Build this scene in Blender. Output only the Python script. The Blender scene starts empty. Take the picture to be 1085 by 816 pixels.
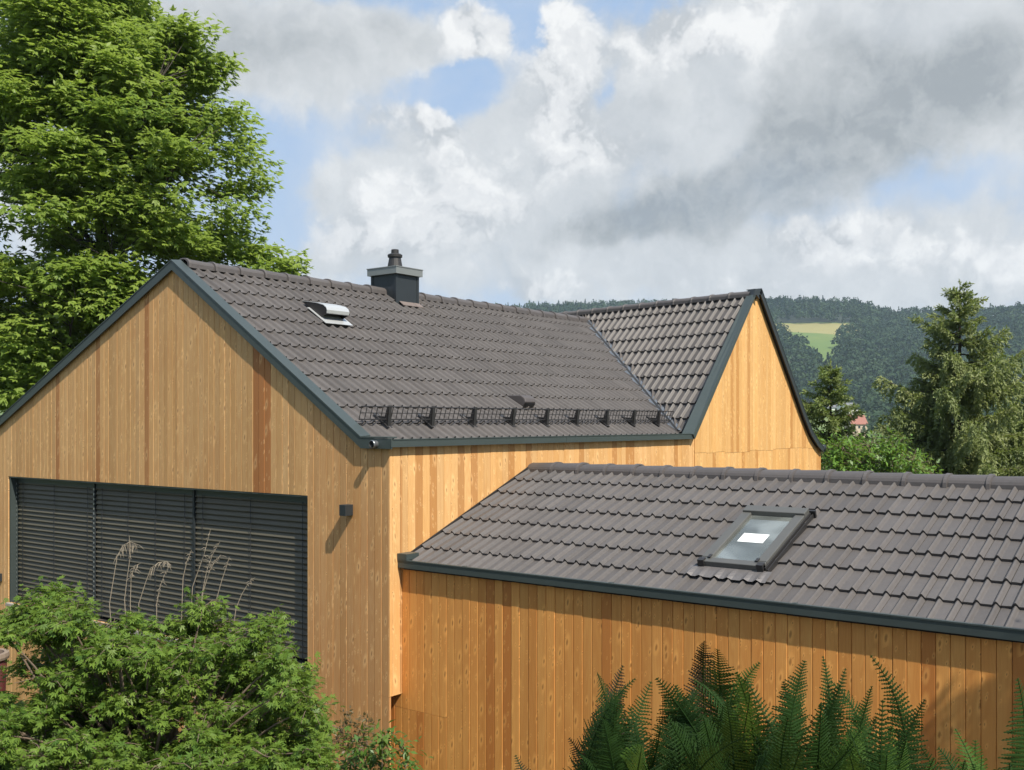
import bpy, math, random
import numpy as np
from math import sin, cos, tan, pi, radians, sqrt, floor, atan, atan2, exp
from mathutils import Vector, Matrix

random.seed(7)
rng = np.random.default_rng(11)
scene = bpy.context.scene
COL = scene.collection

# ------------------------------------------------------------------ measuring
# camera stands at the origin (z = 0 is eye height); X runs along the main ridge, Y along the gable front
FPX, CU, HV = 1096.0, 542.5, 447.0
FWD = (0.7918, 0.6108)
RGT = (0.6108, -0.7918)
def ray(u, v):
    a = (u - CU) / FPX
    return (FWD[0] + a * RGT[0], FWD[1] + a * RGT[1], (HV - v) / FPX)
def at(u, v, t):
    d = ray(u, v)
    return Vector((d[0] * t, d[1] * t, d[2] * t))
def on_x(u, v, X): return at(u, v, X / ray(u, v)[0])
def on_y(u, v, Y): return at(u, v, Y / ray(u, v)[1])
def on_plane(u, v, p, n):
    d = Vector(ray(u, v)); n = Vector(n)
    return d * (Vector(p).dot(n) / d.dot(n))

# ------------------------------------------------------------------ object helpers
def tag(o, label=None, cat=None, group=None, kind=None):
    if label: o['label'] = label
    if cat: o['category'] = cat
    if group: o['group'] = group
    if kind: o['kind'] = kind
    return o

def thing(name, label, cat, loc=(0, 0, 0), group=None):
    o = bpy.data.objects.new(name, None)
    o.empty_display_size = 0.3
    o.location = loc
    COL.objects.link(o)
    return tag(o, label, cat, group)

def world_loc(o):
    v = Vector((0, 0, 0))
    while o is not None:
        v += o.location
        o = o.parent
    return v

class MB:
    """collects polygons (world coordinates) for one mesh object"""
    def __init__(s):
        s.v = []; s.f = []; s.uv = []; s.r = []; s.m = []
    def face(s, pts, uv=None, rnd=0.5, mi=0):
        i = len(s.v)
        s.v += [tuple(p) for p in pts]
        s.f.append(tuple(range(i, i + len(pts))))
        s.uv += uv if uv else [(0.0, 0.0)] * len(pts)
        s.r += [rnd] * len(pts)
        s.m.append(mi)
    def prism(s, poly, vec, rnd=0.5, mi=0):
        vec = Vector(vec); a = [Vector(p) for p in poly]; b = [p + vec for p in a]
        n = len(a)
        nrm = Vector((0, 0, 0))
        for k in range(n): nrm += a[k].cross(a[(k + 1) % n])
        if nrm.dot(vec) > 0: a, b = a[::-1], b[::-1]
        s.face(a, rnd=rnd, mi=mi); s.face(b[::-1], rnd=rnd, mi=mi)
        for k in range(n):
            j = (k + 1) % n
            s.face([a[j], a[k], b[k], b[j]], rnd=rnd, mi=mi)
    def box(s, x0, x1, y0, y1, z0, z1, mi=0):
        s.prism([(x0, y0, z0), (x1, y0, z0), (x1, y1, z0), (x0, y1, z0)], (0, 0, z1 - z0), mi=mi)
    def obox(s, c, ax, ay, az, mi=0):
        """oriented box: centre and three half vectors"""
        c = Vector(c); ax = Vector(ax); ay = Vector(ay); az = Vector(az)
        s.prism([c - ax - ay - az, c + ax - ay - az, c + ax + ay - az, c - ax + ay - az], az * 2, mi=mi)
    def tube(s, pts, rad, n=8, cap=True, rnd=0.5):
        pts = [Vector(p) for p in pts]
        if not hasattr(rad, '__len__'): rad = [rad] * len(pts)
        rings = []
        prev = None
        for i, p in enumerate(pts):
            t = (pts[min(i + 1, len(pts) - 1)] - pts[max(i - 1, 0)]).normalized()
            if prev is None:
                up = Vector((0, 0, 1)) if abs(t.z) < 0.9 else Vector((1, 0, 0))
                x = t.cross(up).normalized()
            else:
                x = (prev - t * prev.dot(t)).normalized()
            prev = x
            y = t.cross(x)
            rings.append([p + (x * cos(2 * pi * k / n) + y * sin(2 * pi * k / n)) * rad[i] for k in range(n)])
        base = len(s.v)
        for r_ in rings:
            s.v += [tuple(q) for q in r_]; s.uv += [(0, 0)] * 0
        for i in range(len(rings) - 1):
            for k in range(n):
                j = (k + 1) % n
                s.f.append((base + i * n + k, base + i * n + j, base + (i + 1) * n + j, base + (i + 1) * n + k))
                s.m.append(0)
        if cap:
            s.f.append(tuple(base + k for k in range(n))[::-1]); s.m.append(0)
            b2 = base + (len(rings) - 1) * n
            s.f.append(tuple(b2 + k for k in range(n))); s.m.append(0)
        s.r += [rnd] * (len(rings) * n)
        s.hastube = True
    def lathe(s, c, prof, n=20):
        c = Vector(c); base = len(s.v)
        for r_, z in prof:
            for k in range(n):
                s.v.append((c.x + r_ * cos(2 * pi * k / n), c.y + r_ * sin(2 * pi * k / n), c.z + z)); s.r.append(0.5)
        for i in range(len(prof) - 1):
            for k in range(n):
                j = (k + 1) % n
                s.f.append((base + i * n + k, base + i * n + j, base + (i + 1) * n + j, base + (i + 1) * n + k)); s.m.append(0)
        s.hastube = True
    def build(s, name, mats, parent=None, smooth=False, bevel=0.0):
        me = bpy.data.meshes.new(name)
        off = world_loc(parent) if parent else Vector((0, 0, 0))
        me.from_pydata([(p[0] - off.x, p[1] - off.y, p[2] - off.z) for p in s.v], [], s.f)
        if not getattr(s, 'hastube', False) and any(u != (0.0, 0.0) for u in s.uv):
            ul = me.uv_layers.new(name='UVMap')
            ul.data.foreach_set('uv', np.array([c for f in s.f for i in f for c in s.uv[i]], dtype=np.float32))
        at_ = me.attributes.new('rnd', 'FLOAT', 'POINT')
        at_.data.foreach_set('value', np.array(s.r, dtype=np.float32))
        if not isinstance(mats, (list, tuple)): mats = [mats]
        for m in mats: me.materials.append(m)
        if len(mats) > 1: me.polygons.foreach_set('material_index', s.m)
        if smooth: me.polygons.foreach_set('use_smooth', [True] * len(me.polygons))
        me.update()
        o = bpy.data.objects.new(name, me)
        COL.objects.link(o)
        if parent: o.parent = parent
        if bevel:
            w = o.modifiers.new('weld', 'WELD'); w.merge_threshold = 0.0005
            b = o.modifiers.new('bevel', 'BEVEL'); b.width = bevel; b.segments = 2; b.limit_method = 'ANGLE'
        return o

def np_mesh(name, V, F, rnd, mat, parent=None, smooth=False):
    """mesh from numpy arrays: V (N,3), F (M,k) faces of one size"""
    off = world_loc(parent) if parent else Vector((0, 0, 0))
    V = np.asarray(V, dtype=np.float32) - np.array(off, dtype=np.float32)
    me = bpy.data.meshes.new(name)
    n, k = F.shape
    me.vertices.add(len(V)); me.vertices.foreach_set('co', V.ravel())
    me.loops.add(n * k); me.loops.foreach_set('vertex_index', F.astype(np.int32).ravel())
    me.polygons.add(n)
    me.polygons.foreach_set('loop_start', np.arange(0, n * k, k, dtype=np.int32))
    me.update(calc_edges=True)
    a = me.attributes.new('rnd', 'FLOAT', 'POINT'); a.data.foreach_set('value', np.asarray(rnd, dtype=np.float32))
    if smooth: me.polygons.foreach_set('use_smooth', np.ones(n, dtype=bool))
    me.materials.append(mat)
    o = bpy.data.objects.new(name, me); COL.objects.link(o)
    if parent: o.parent = parent
    return o

def unit(a):
    return a / np.maximum(np.linalg.norm(a, axis=-1, keepdims=True), 1e-9)

def scatter(tv, tf, pos, dirv, nrm, size, rnd):
    """place template (x along leaf, y across, z up) at many points"""
    x = unit(dirv); z = unit(nrm - x * (nrm * x).sum(1, keepdims=True)); y = np.cross(z, x)
    tv = np.asarray(tv, dtype=float); tf = np.asarray(tf)
    S = np.asarray(size).reshape(-1, 1, 1)
    V = pos[:, None, :] + S * (tv[None, :, 0:1] * x[:, None, :] + tv[None, :, 1:2] * y[:, None, :] + tv[None, :, 2:3] * z[:, None, :])
    n, k = len(pos), len(tv)
    F = (tf[None, :, :] + (np.arange(n) * k)[:, None, None]).reshape(-1, tf.shape[1])
    return V.reshape(-1, 3), F, np.repeat(rnd, k)

def merge(parts):
    V = []; F = []; R = []; o = 0
    for v, f, r in parts:
        V.append(v); F.append(f + o); R.append(r); o += len(v)
    return np.concatenate(V), np.concatenate(F), np.concatenate(R)

# ------------------------------------------------------------------ materials
class NT:
    def __init__(s, mat):
        mat.use_nodes = True
        s.t = mat.node_tree; s.t.nodes.clear()
    def n(s, typ, ins=None, **kw):
        nd = s.t.nodes.new(typ)
        for k, v in kw.items(): setattr(nd, k, v)
        for k, v in (ins or {}).items():
            sock = nd.inputs[k]
            if isinstance(v, bpy.types.NodeSocket): s.t.links.new(v, sock)
            else: sock.default_value = v
        return nd
    def m(s, op, a, b=0.0, c=None, clamp=False):
        nd = s.n('ShaderNodeMath', {0: a, 1: b}, operation=op, use_clamp=clamp)
        if c is not None:
            if isinstance(c, bpy.types.NodeSocket): s.t.links.new(c, nd.inputs[2])
            else: nd.inputs[2].default_value = c
        return nd.outputs[0]
    def mix(s, fac, a, b, blend='MIX'):
        nd = s.t.nodes.new('ShaderNodeMix'); nd.data_type = 'RGBA'; nd.blend_type = blend
        for idx, v in ((0, fac), (6, a), (7, b)):
            if isinstance(v, bpy.types.NodeSocket): s.t.links.new(v, nd.inputs[idx])
            else: nd.inputs[idx].default_value = v if idx == 0 else (*v, 1)
        return nd.outputs[2]
    def ramp(s, fac, lo, hi):
        nd = s.n('ShaderNodeMapRange', {0: fac, 1: lo, 2: hi, 3: 0.0, 4: 1.0}, interpolation_type='SMOOTHSTEP')
        return nd.outputs[0]
    def noise(s, vec, scale, detail=4.0, rough=0.55, dist=0.0, out='Fac'):
        nd = s.n('ShaderNodeTexNoise', {'Scale': scale, 'Detail': detail, 'Roughness': rough, 'Distortion': dist})
        if vec is not None: s.t.links.new(vec, nd.inputs['Vector'])
        return nd.outputs[out]
    def xyz(s, x, y, z=0.0):
        return s.n('ShaderNodeCombineXYZ', {0: x, 1: y, 2: z}).outputs[0]
    def out(s, sh):
        o = s.n('ShaderNodeOutputMaterial'); s.t.links.new(sh, o.inputs[0])

def new_mat(name):
    m = bpy.data.materials.new(name); return m, NT(m)

def mat_plain(name, col, rough=0.5, metal=0.0, var=0.15, scale=6.0, spec=0.5, bump=0.0):
    m, t = new_mat(name)
    tc = t.n('ShaderNodeTexCoord').outputs['Object']
    f = t.noise(tc, scale, 5.0, 0.6)
    f2 = t.noise(tc, scale * 9, 3.0, 0.6)
    k = t.m('ADD', t.m('MULTIPLY', t.m('SUBTRACT', f, 0.5), 2 * var), t.m('MULTIPLY', t.m('SUBTRACT', f2, 0.5), var))
    v = t.n('ShaderNodeHueSaturation', {'Value': t.m('ADD', 1.0, k), 'Color': (*col, 1)}).outputs[0]
    ins = {'Base Color': v, 'Roughness': t.m('ADD', rough, t.m('MULTIPLY', t.m('SUBTRACT', f, 0.5), 0.2)), 'Metallic': metal, 'Specular IOR Level': spec}
    if bump:
        ins['Normal'] = t.n('ShaderNodeBump', {'Strength': bump, 'Distance': 0.01, 'Height': f2}).outputs[0]
    t.out(t.n('ShaderNodeBsdfPrincipled', ins).outputs[0])
    return m

def mat_wood(name, bw, c_light, c_mid, c_dark, red=0.12, special=None, seed=0.0):
    """vertical larch boards; UV in metres (u across the boards, v up the board)"""
    m, t = new_mat(name)
    uv = t.n('ShaderNodeUVMap').outputs[0]
    sp = t.n('ShaderNodeSeparateXYZ', {0: uv})
    u, v = sp.outputs[0], sp.outputs[1]
    bid = t.m('ADD', t.m('FLOOR', t.m('DIVIDE', u, bw)), seed)
    wn = t.n('ShaderNodeTexWhiteNoise', {'W': bid}, noise_dimensions='1D')
    r1 = wn.outputs['Value']
    wn2 = t.n('ShaderNodeTexWhiteNoise', {'W': t.m('ADD', bid, 71.3)}, noise_dimensions='1D')
    r2 = wn2.outputs['Value']
    off = t.m('MULTIPLY', r1, 37.0)
    # broad tone along the board, cathedral rings, fine fibre
    tone = t.noise(t.xyz(t.m('MULTIPLY', u, 9.0), t.m('ADD', t.m('MULTIPLY', v, 0.55), off), bid), 1.0, 4.0)
    patch = t.noise(t.xyz(t.m('MULTIPLY', u, 0.9), t.m('MULTIPLY', v, 0.5), 3.0), 1.0, 3.0)
    ringf = t.noise(t.xyz(t.m('ADD', t.m('MULTIPLY', u, 10.0), off), t.m('MULTIPLY', v, 0.6), off), 1.0, 2.0, 0.5, 0.35)
    ring = t.m('SINE', t.m('MULTIPLY', ringf, 95.0))
    fib = t.noise(t.xyz(t.m('MULTIPLY', u, 330.0), t.m('ADD', t.m('MULTIPLY', v, 5.0), off), 0.0), 1.0, 3.0, 0.7)
    # knots
    def knots(fu, fv, thr, sz, sh):
        wob = t.noise(t.xyz(t.m('MULTIPLY', u, 40.0), t.m('MULTIPLY', v, 30.0), off), 1.0, 2.0)
        kv = t.xyz(t.m('ADD', t.m('MULTIPLY', u, fu), t.m('ADD', sh, t.m('MULTIPLY', wob, 0.12))), t.m('ADD', t.m('ADD', t.m('MULTIPLY', v, fv), off), t.m('MULTIPLY', u, fv * 0.9)), 0.0)
        vor = t.n('ShaderNodeTexVoronoi', {'Vector': kv, 'Scale': 1.0, 'Randomness': 1.0}, voronoi_dimensions='2D')
        kr = t.n('ShaderNodeSeparateColor', {0: vor.outputs['Color']}).outputs[0]
        has = t.m('GREATER_THAN', kr, thr)
        kd = t.m('DIVIDE', vor.outputs['Distance'], t.m('MAXIMUM', t.m('MULTIPLY', t.m('SUBTRACT', kr, thr - 0.25), sz), 0.02))
        core_ = t.m('MULTIPLY', has, t.m('SUBTRACT', 1.0, t.ramp(kd, 0.25, 0.95)))
        halo_ = t.m('MULTIPLY', has, t.m('SUBTRACT', 1.0, t.ramp(kd, 0.8, 2.4)))
        return core_, halo_
    ca_, ha_ = knots(1.1 / bw, 4.6, 0.58, 0.30, 0.0)
    cb_, hb_ = knots(2.3 / bw, 12.0, 0.75, 0.34, 5.3)
    core = t.m('MAXIMUM', ca_, cb_); halo = t.m('MAXIMUM', ha_, hb_)
    col = t.mix(t.ramp(t.m('ADD', t.m('MULTIPLY', tone, 0.75), t.m('MULTIPLY', r1, 0.22)), 0.20, 0.8), c_mid, c_light)
    isred = t.m('MULTIPLY', t.m('LESS_THAN', r2, red), t.m('ADD', 0.35, t.m('MULTIPLY', tone, 0.5)))
    if special:
        lo, hi = special
        isred = t.m('MAXIMUM', isred, t.m('MULTIPLY', t.m('MULTIPLY', t.m('GREATER_THAN', u, lo), t.m('LESS_THAN', u, hi)), 0.85))
    if special:
        isred = t.m('MAXIMUM', isred, t.m('MULTIPLY', t.m('LESS_THAN', u, 8.21), t.m('ADD', 0.22, t.m('MULTIPLY', t.ramp(v, -0.5, -3.2), 0.22))))
    isred = t.m('ADD', isred, t.m('MULTIPLY', t.ramp(patch, 0.5, 0.72), 0.22), clamp=True)
    col = t.mix(isred, col, c_dark)
    col = t.mix(t.m('MULTIPLY', t.m('ADD', t.m('MULTIPLY', ring, 0.5), 0.5), 0.22), col, c_dark)
    col = t.mix(t.m('MULTIPLY', t.ramp(fib, 0.42, 0.7), 0.25), col, c_dark)
    col = t.mix(t.m('MULTIPLY', halo, 0.38), col, tuple(min(1, c * 1.4) for c in c_light))
    col = t.mix(t.m('MULTIPLY', core, 0.62), col, tuple(c * 0.42 for c in c_dark))
    val = t.m('ADD', 0.90, t.m('MULTIPLY', r2, 0.2))
    col = t.n('ShaderNodeHueSaturation', {'Value': val, 'Color': col}).outputs[0]
    h = t.m('ADD', t.m('MULTIPLY', fib, 0.6), t.m('MULTIPLY', core, 0.8))
    bmp = t.n('ShaderNodeBump', {'Strength': 0.25, 'Distance': 0.004, 'Height': h}).outputs[0]
    t.out(t.n('ShaderNodeBsdfPrincipled', {'Base Color': col, 'Roughness': 0.6, 'Specular IOR Level': 0.3, 'Normal': bmp}).outputs[0])
    return m

def mat_tile(name, ca, cb, cc):
    m, t = new_mat(name)
    rnd = t.n('ShaderNodeAttribute', attribute_name='rnd').outputs['Fac']
    tc = t.n('ShaderNodeTexCoord').outputs['Object']
    n1 = t.noise(tc, 1.3, 4.0)
    n2 = t.noise(tc, 24.0, 4.0, 0.65)
    n3 = t.noise(tc, 160.0, 2.0, 0.6)
    col = t.mix(rnd, ca, cb)
    col = t.mix(t.m('MULTIPLY', t.ramp(n1, 0.4, 0.75), 0.3), col, cc)
    col = t.n('ShaderNodeHueSaturation', {'Value': t.m('ADD', 0.72, t.m('ADD', t.m('MULTIPLY', n2, 0.36), t.m('MULTIPLY', n3, 0.2))), 'Color': col}).outputs[0]
    bmp = t.n('ShaderNodeBump', {'Strength': 0.3, 'Distance': 0.002, 'Height': n3}).outputs[0]
    t.out(t.n('ShaderNodeBsdfPrincipled', {'Base Color': col, 'Roughness': t.m('ADD', 0.42, t.m('MULTIPLY', n2, 0.25)), 'Specular IOR Level': 0.45, 'Normal': bmp}).outputs[0])
    return m

def mat_leaf(name, ca, cb, cc, trans=0.3, rough=0.45, nscale=0.6, spec=0.4):
    m, t = new_mat(name)
    rnd = t.n('ShaderNodeAttribute', attribute_name='rnd').outputs['Fac']
    tc = t.n('ShaderNodeTexCoord').outputs['Object']
    n1 = t.noise(tc, nscale, 3.0)
    col = t.mix(rnd, ca, cb)
    col = t.mix(t.m('MULTIPLY', t.ramp(n1, 0.42, 0.7), 0.6), col, cc)
    p = t.n('ShaderNodeBsdfPrincipled', {'Base Color': col, 'Roughness': rough, 'Specular IOR Level': spec})
    tcol = t.mix(0.5, col, (0.36, 0.48, 0.06))
    tr = t.n('ShaderNodeBsdfTranslucent', {'Color': tcol})
    mx = t.n('ShaderNodeMixShader', {0: trans, 1: p.outputs[0], 2: tr.outputs[0]})
    t.out(mx.outputs[0])
    return m

M = {}
M['wood_front'] = mat_wood('larch_front', 0.098, (0.63, 0.395, 0.180), (0.55, 0.315, 0.122), (0.37, 0.135, 0.038), 0.02, special=(8.82, 9.115), seed=3)
M['wood_side'] = mat_wood('larch_side', 0.108, (0.66, 0.415, 0.19), (0.59, 0.325, 0.115), (0.43, 0.18, 0.047), 0.16, seed=40)
M['wood_gable'] = mat_wood('larch_gable', 0.100, (0.68, 0.42, 0.175), (0.60, 0.33, 0.11), (0.46, 0.20, 0.05), 0.14, seed=90)
M['wood_annex'] = mat_wood('larch_annex', 0.0965, (0.68, 0.335, 0.092), (0.58, 0.240, 0.056), (0.45, 0.145, 0.030), 0.10, seed=160)
M['backing'] = mat_plain('dark_batten', (0.02, 0.015, 0.012), 0.9)
M['tile'] = mat_tile('concrete_tile', (0.083, 0.074, 0.069), (0.104, 0.093, 0.087), (0.096, 0.082, 0.074))
M['ridge'] = mat_tile('ridge_tile', (0.075, 0.066, 0.063), (0.092, 0.081, 0.077), (0.080, 0.069, 0.064))
M['trim'] = mat_plain('anthracite_sheet', (0.058, 0.073, 0.070), 0.42, 0.25, 0.10, 2.0)
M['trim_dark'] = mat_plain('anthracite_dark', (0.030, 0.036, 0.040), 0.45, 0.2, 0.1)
M['zinc'] = mat_plain('zinc_sheet', (0.26, 0.27, 0.28), 0.35, 0.75, 0.15, 3.0)
M['alu'] = mat_plain('aluminium', (0.50, 0.51, 0.51), 0.35, 0.35, 0.1, 4.0)
M['steel_dark'] = mat_plain('coated_steel', (0.027, 0.025, 0.0245), 0.5, 0.1, 0.15)
M['plastic_dark'] = mat_plain('dark_plastic', (0.075, 0.064, 0.061), 0.55, 0.0, 0.1)
M['window_grey'] = mat_plain('window_cladding', (0.098, 0.096, 0.088), 0.5, 0.15, 0.12, 8)
M['lead'] = mat_plain('lead_apron', (0.155, 0.142, 0.137), 0.5, 0.3, 0.2, 12, bump=0.3)
M['slat'] = mat_plain('blind_slat', (0.098, 0.086, 0.058), 0.6, 0.0, 0.1, 2.0)
M['cord'] = mat_plain('blind_cord', (0.03, 0.03, 0.03), 0.7)
M['glint'] = mat_plain('slat_end_glint', (0.45, 0.45, 0.43), 0.4, 0.5)
M['stone'] = mat_plain('sill_stone', (0.33, 0.30, 0.26), 0.75, 0.0, 0.15, 8, bump=0.2)
M['cap'] = mat_plain('chimney_cap_sheet', (0.25, 0.26, 0.25), 0.45, 0.45, 0.12, 5)
M['copper_pink'] = mat_plain('flashing_pink', (0.17, 0.135, 0.12), 0.6, 0.1, 0.15, 9)
M['paper'] = mat_plain('paper', (0.78, 0.80, 0.78), 0.8, 0, 0.03)
M['ink'] = mat_plain('ink', (0.25, 0.27, 0.27), 0.8, 0, 0.03)
M['bark'] = mat_plain('bark', (0.045, 0.035, 0.027), 0.9, 0, 0.4, 8, bump=0.6)
M['twig'] = mat_plain('twig', (0.14, 0.10, 0.07), 0.85, 0, 0.3, 12)
M['straw'] = mat_plain('dry_straw', (0.27, 0.225, 0.165), 0.8, 0, 0.15, 9)
M['leaf_tree'] = mat_leaf('tree_leaf', (0.155, 0.25, 0.042), (0.35, 0.44, 0.088), (0.31, 0.415, 0.082), 0.55)
M['leaf_shrub'] = mat_leaf('shrub_leaf', (0.045, 0.105, 0.018), (0.165, 0.25, 0.038), (0.16, 0.23, 0.035), 0.30, nscale=2.5, spec=0.2)
M['leaf_low'] = mat_leaf('low_shrub_leaf', (0.035, 0.10, 0.016), (0.09, 0.17, 0.025), (0.12, 0.15, 0.02), 0.28, nscale=4)
M['leaf_bush'] = mat_leaf('bush_leaf', (0.09, 0.18, 0.03), (0.15, 0.27, 0.04), (0.12, 0.24, 0.03), 0.33)
M['fern'] = mat_leaf('fern_frond', (0.009, 0.025, 0.008), (0.026, 0.058, 0.013), (0.020, 0.048, 0.011), 0.12, 0.6, nscale=3, spec=0.08)  # green darkened to hold the shade over the ferns, which nothing here casts
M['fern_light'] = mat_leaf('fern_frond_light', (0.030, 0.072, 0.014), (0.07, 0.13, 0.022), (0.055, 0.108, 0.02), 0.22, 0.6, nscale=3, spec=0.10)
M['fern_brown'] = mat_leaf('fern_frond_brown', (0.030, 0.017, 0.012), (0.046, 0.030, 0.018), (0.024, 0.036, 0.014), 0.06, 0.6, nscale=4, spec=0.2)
M['spruce'] = mat_leaf('spruce_needles', (0.11, 0.145, 0.050), (0.27, 0.295, 0.11), (0.21, 0.245, 0.09), 0.3, 0.6, nscale=0.8)
M['spruce2'] = mat_leaf('spruce_needles_green', (0.10, 0.145, 0.040), (0.23, 0.265, 0.08), (0.18, 0.225, 0.065), 0.3, 0.6, nscale=0.8)
M['forest'] = mat_leaf('forest_canopy', (0.016, 0.034, 0.018), (0.048, 0.080, 0.036), (0.050, 0.080, 0.038), 0.06, 0.7, nscale=0.012, spec=0.1)
M['red_roof'] = mat_plain('red_clay_roof', (0.28, 0.115, 0.08), 0.8, 0, 0.15, 0.5)
M['render_white'] = mat_plain('white_render', (0.72, 0.71, 0.68), 0.8, 0, 0.05, 0.3)
M['grey_roof'] = mat_plain('grey_roof', (0.16, 0.16, 0.17), 0.7, 0, 0.1, 0.3)
M['render_tan'] = mat_plain('tan_render', (0.50, 0.40, 0.30), 0.8, 0, 0.08, 0.3)
M['render_tan_dull'] = mat_plain('terracotta_rim', (0.22, 0.165, 0.12), 0.8, 0, 0.2, 9)
M['maroon'] = mat_plain('maroon_glaze', (0.075, 0.02, 0.018), 0.3, 0, 0.2, 6)

def mat_glass():
    m, t = new_mat('skylight_glass')
    tc = t.n('ShaderNodeTexCoord').outputs['Object']
    g = t.n('ShaderNodeBsdfGlossy', {'Color': (0.93, 0.95, 0.88, 1), 'Roughness': 0.02})
    tr = t.n('ShaderNodeBsdfTransparent', {'Color': (0.82, 0.84, 0.79, 1)})
    fr = t.n('ShaderNodeFresnel', {'IOR': 2.2})
    sky_sheen = t.ramp(t.noise(tc, 2.2, 3.0, 0.5, 0.6), 0.35, 0.65)  # patchy mask imitating sky reflected in the pane
    mx = t.n('ShaderNodeMixShader', {0: t.m('ADD', fr.outputs[0], t.m('MULTIPLY', sky_sheen, 0.22), clamp=True), 1: tr.outputs[0], 2: g.outputs[0]})
    df = t.n('ShaderNodeBsdfDiffuse', {'Color': (0.60, 0.63, 0.58, 1)})  # pale diffuse paints the sky reflection into the glass colour
    m2 = t.n('ShaderNodeMixShader', {0: t.m('ADD', 0.10, t.m('MULTIPLY', sky_sheen, 0.12)), 1: mx.outputs[0], 2: df.outputs[0]})
    t.out(m2.outputs[0]); return m
M['glass'] = mat_glass()
M['room'] = mat_plain('pale_room_lining', (0.62, 0.63, 0.60), 0.8, 0, 0.05, 3)
M['dark_glass'] = mat_plain('dark_glass', (0.015, 0.018, 0.02), 0.08, 0, 0.05)

def mat_ground():
    m, t = new_mat('garden_ground')
    tc = t.n('ShaderNodeTexCoord').outputs['Object']
    n1 = t.noise(tc, 0.35, 5.0); n2 = t.noise(tc, 9.0, 5.0, 0.65)
    col = t.mix(t.ramp(n1, 0.4, 0.62), (0.055, 0.042, 0.028), (0.05, 0.085, 0.022))
    col = t.mix(t.ramp(n2, 0.45, 0.75), col, (0.09, 0.085, 0.045))
    bmp = t.n('ShaderNodeBump', {'Strength': 0.6, 'Distance': 0.05, 'Height': n2}).outputs[0]
    t.out(t.n('ShaderNodeBsdfPrincipled', {'Base Color': col, 'Roughness': 0.95, 'Normal': bmp}).outputs[0]); return m
def mat_hill():
    m, t = new_mat('hill_meadow')
    tc = t.n('ShaderNodeTexCoord').outputs['Object']
    rnd = t.n('ShaderNodeAttribute', attribute_name='rnd').outputs['Fac']
    n1 = t.noise(tc, 0.012, 5.0); n2 = t.noise(tc, 0.15, 4.0)
    g = t.mix(t.ramp(n1, 0.4, 0.65), (0.105, 0.165, 0.035), (0.15, 0.19, 0.045))
    g = t.mix(t.m('MULTIPLY', n2, 0.4), g, (0.08, 0.12, 0.03))
    gold = t.mix(n2, (0.27, 0.24, 0.085), (0.22, 0.20, 0.07))
    col = t.mix(t.ramp(rnd, 0.6, 0.85), g, gold)
    col = t.mix(t.ramp(rnd, 0.30, 0.15), col, (0.022, 0.032, 0.016))
    t.out(t.n('ShaderNodeBsdfPrincipled', {'Base Color': col, 'Roughness': 0.95}).outputs[0]); return m
M['ground'] = mat_ground(); M['hill'] = mat_hill()

# ------------------------------------------------------------------ camera, light, sky
cam = bpy.data.cameras.new('camera')
cam.sensor_fit = 'HORIZONTAL'; cam.sensor_width = 36.0
cam.lens = 36.0 * FPX / 1085.0
cam.shift_y = (HV - 408.0) / 1085.0
cam.clip_start = 0.05; cam.clip_end = 6000
co = bpy.data.objects.new('camera', cam); COL.objects.link(co)
Rm = Matrix(((RGT[0], 0, -FWD[0]), (RGT[1], 0, -FWD[1]), (0, 1, 0)))
co.rotation_euler = Rm.to_euler()
scene.camera = co

LDIR = Vector((0.10, 0.305, -0.39)).normalized()      # the way the sunlight travels
sun = bpy.data.lights.new('sun', 'SUN'); sun.energy = 4.5; sun.angle = radians(0.5); sun.color = (1.0, 0.94, 0.83)
so = bpy.data.objects.new('sun', sun); COL.objects.link(so)
so.rotation_euler = LDIR.to_track_quat('-Z', 'Y').to_euler()
so.location = (-10, -30, 40)
SUN_EL = math.asin(-LDIR.z)

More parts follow.
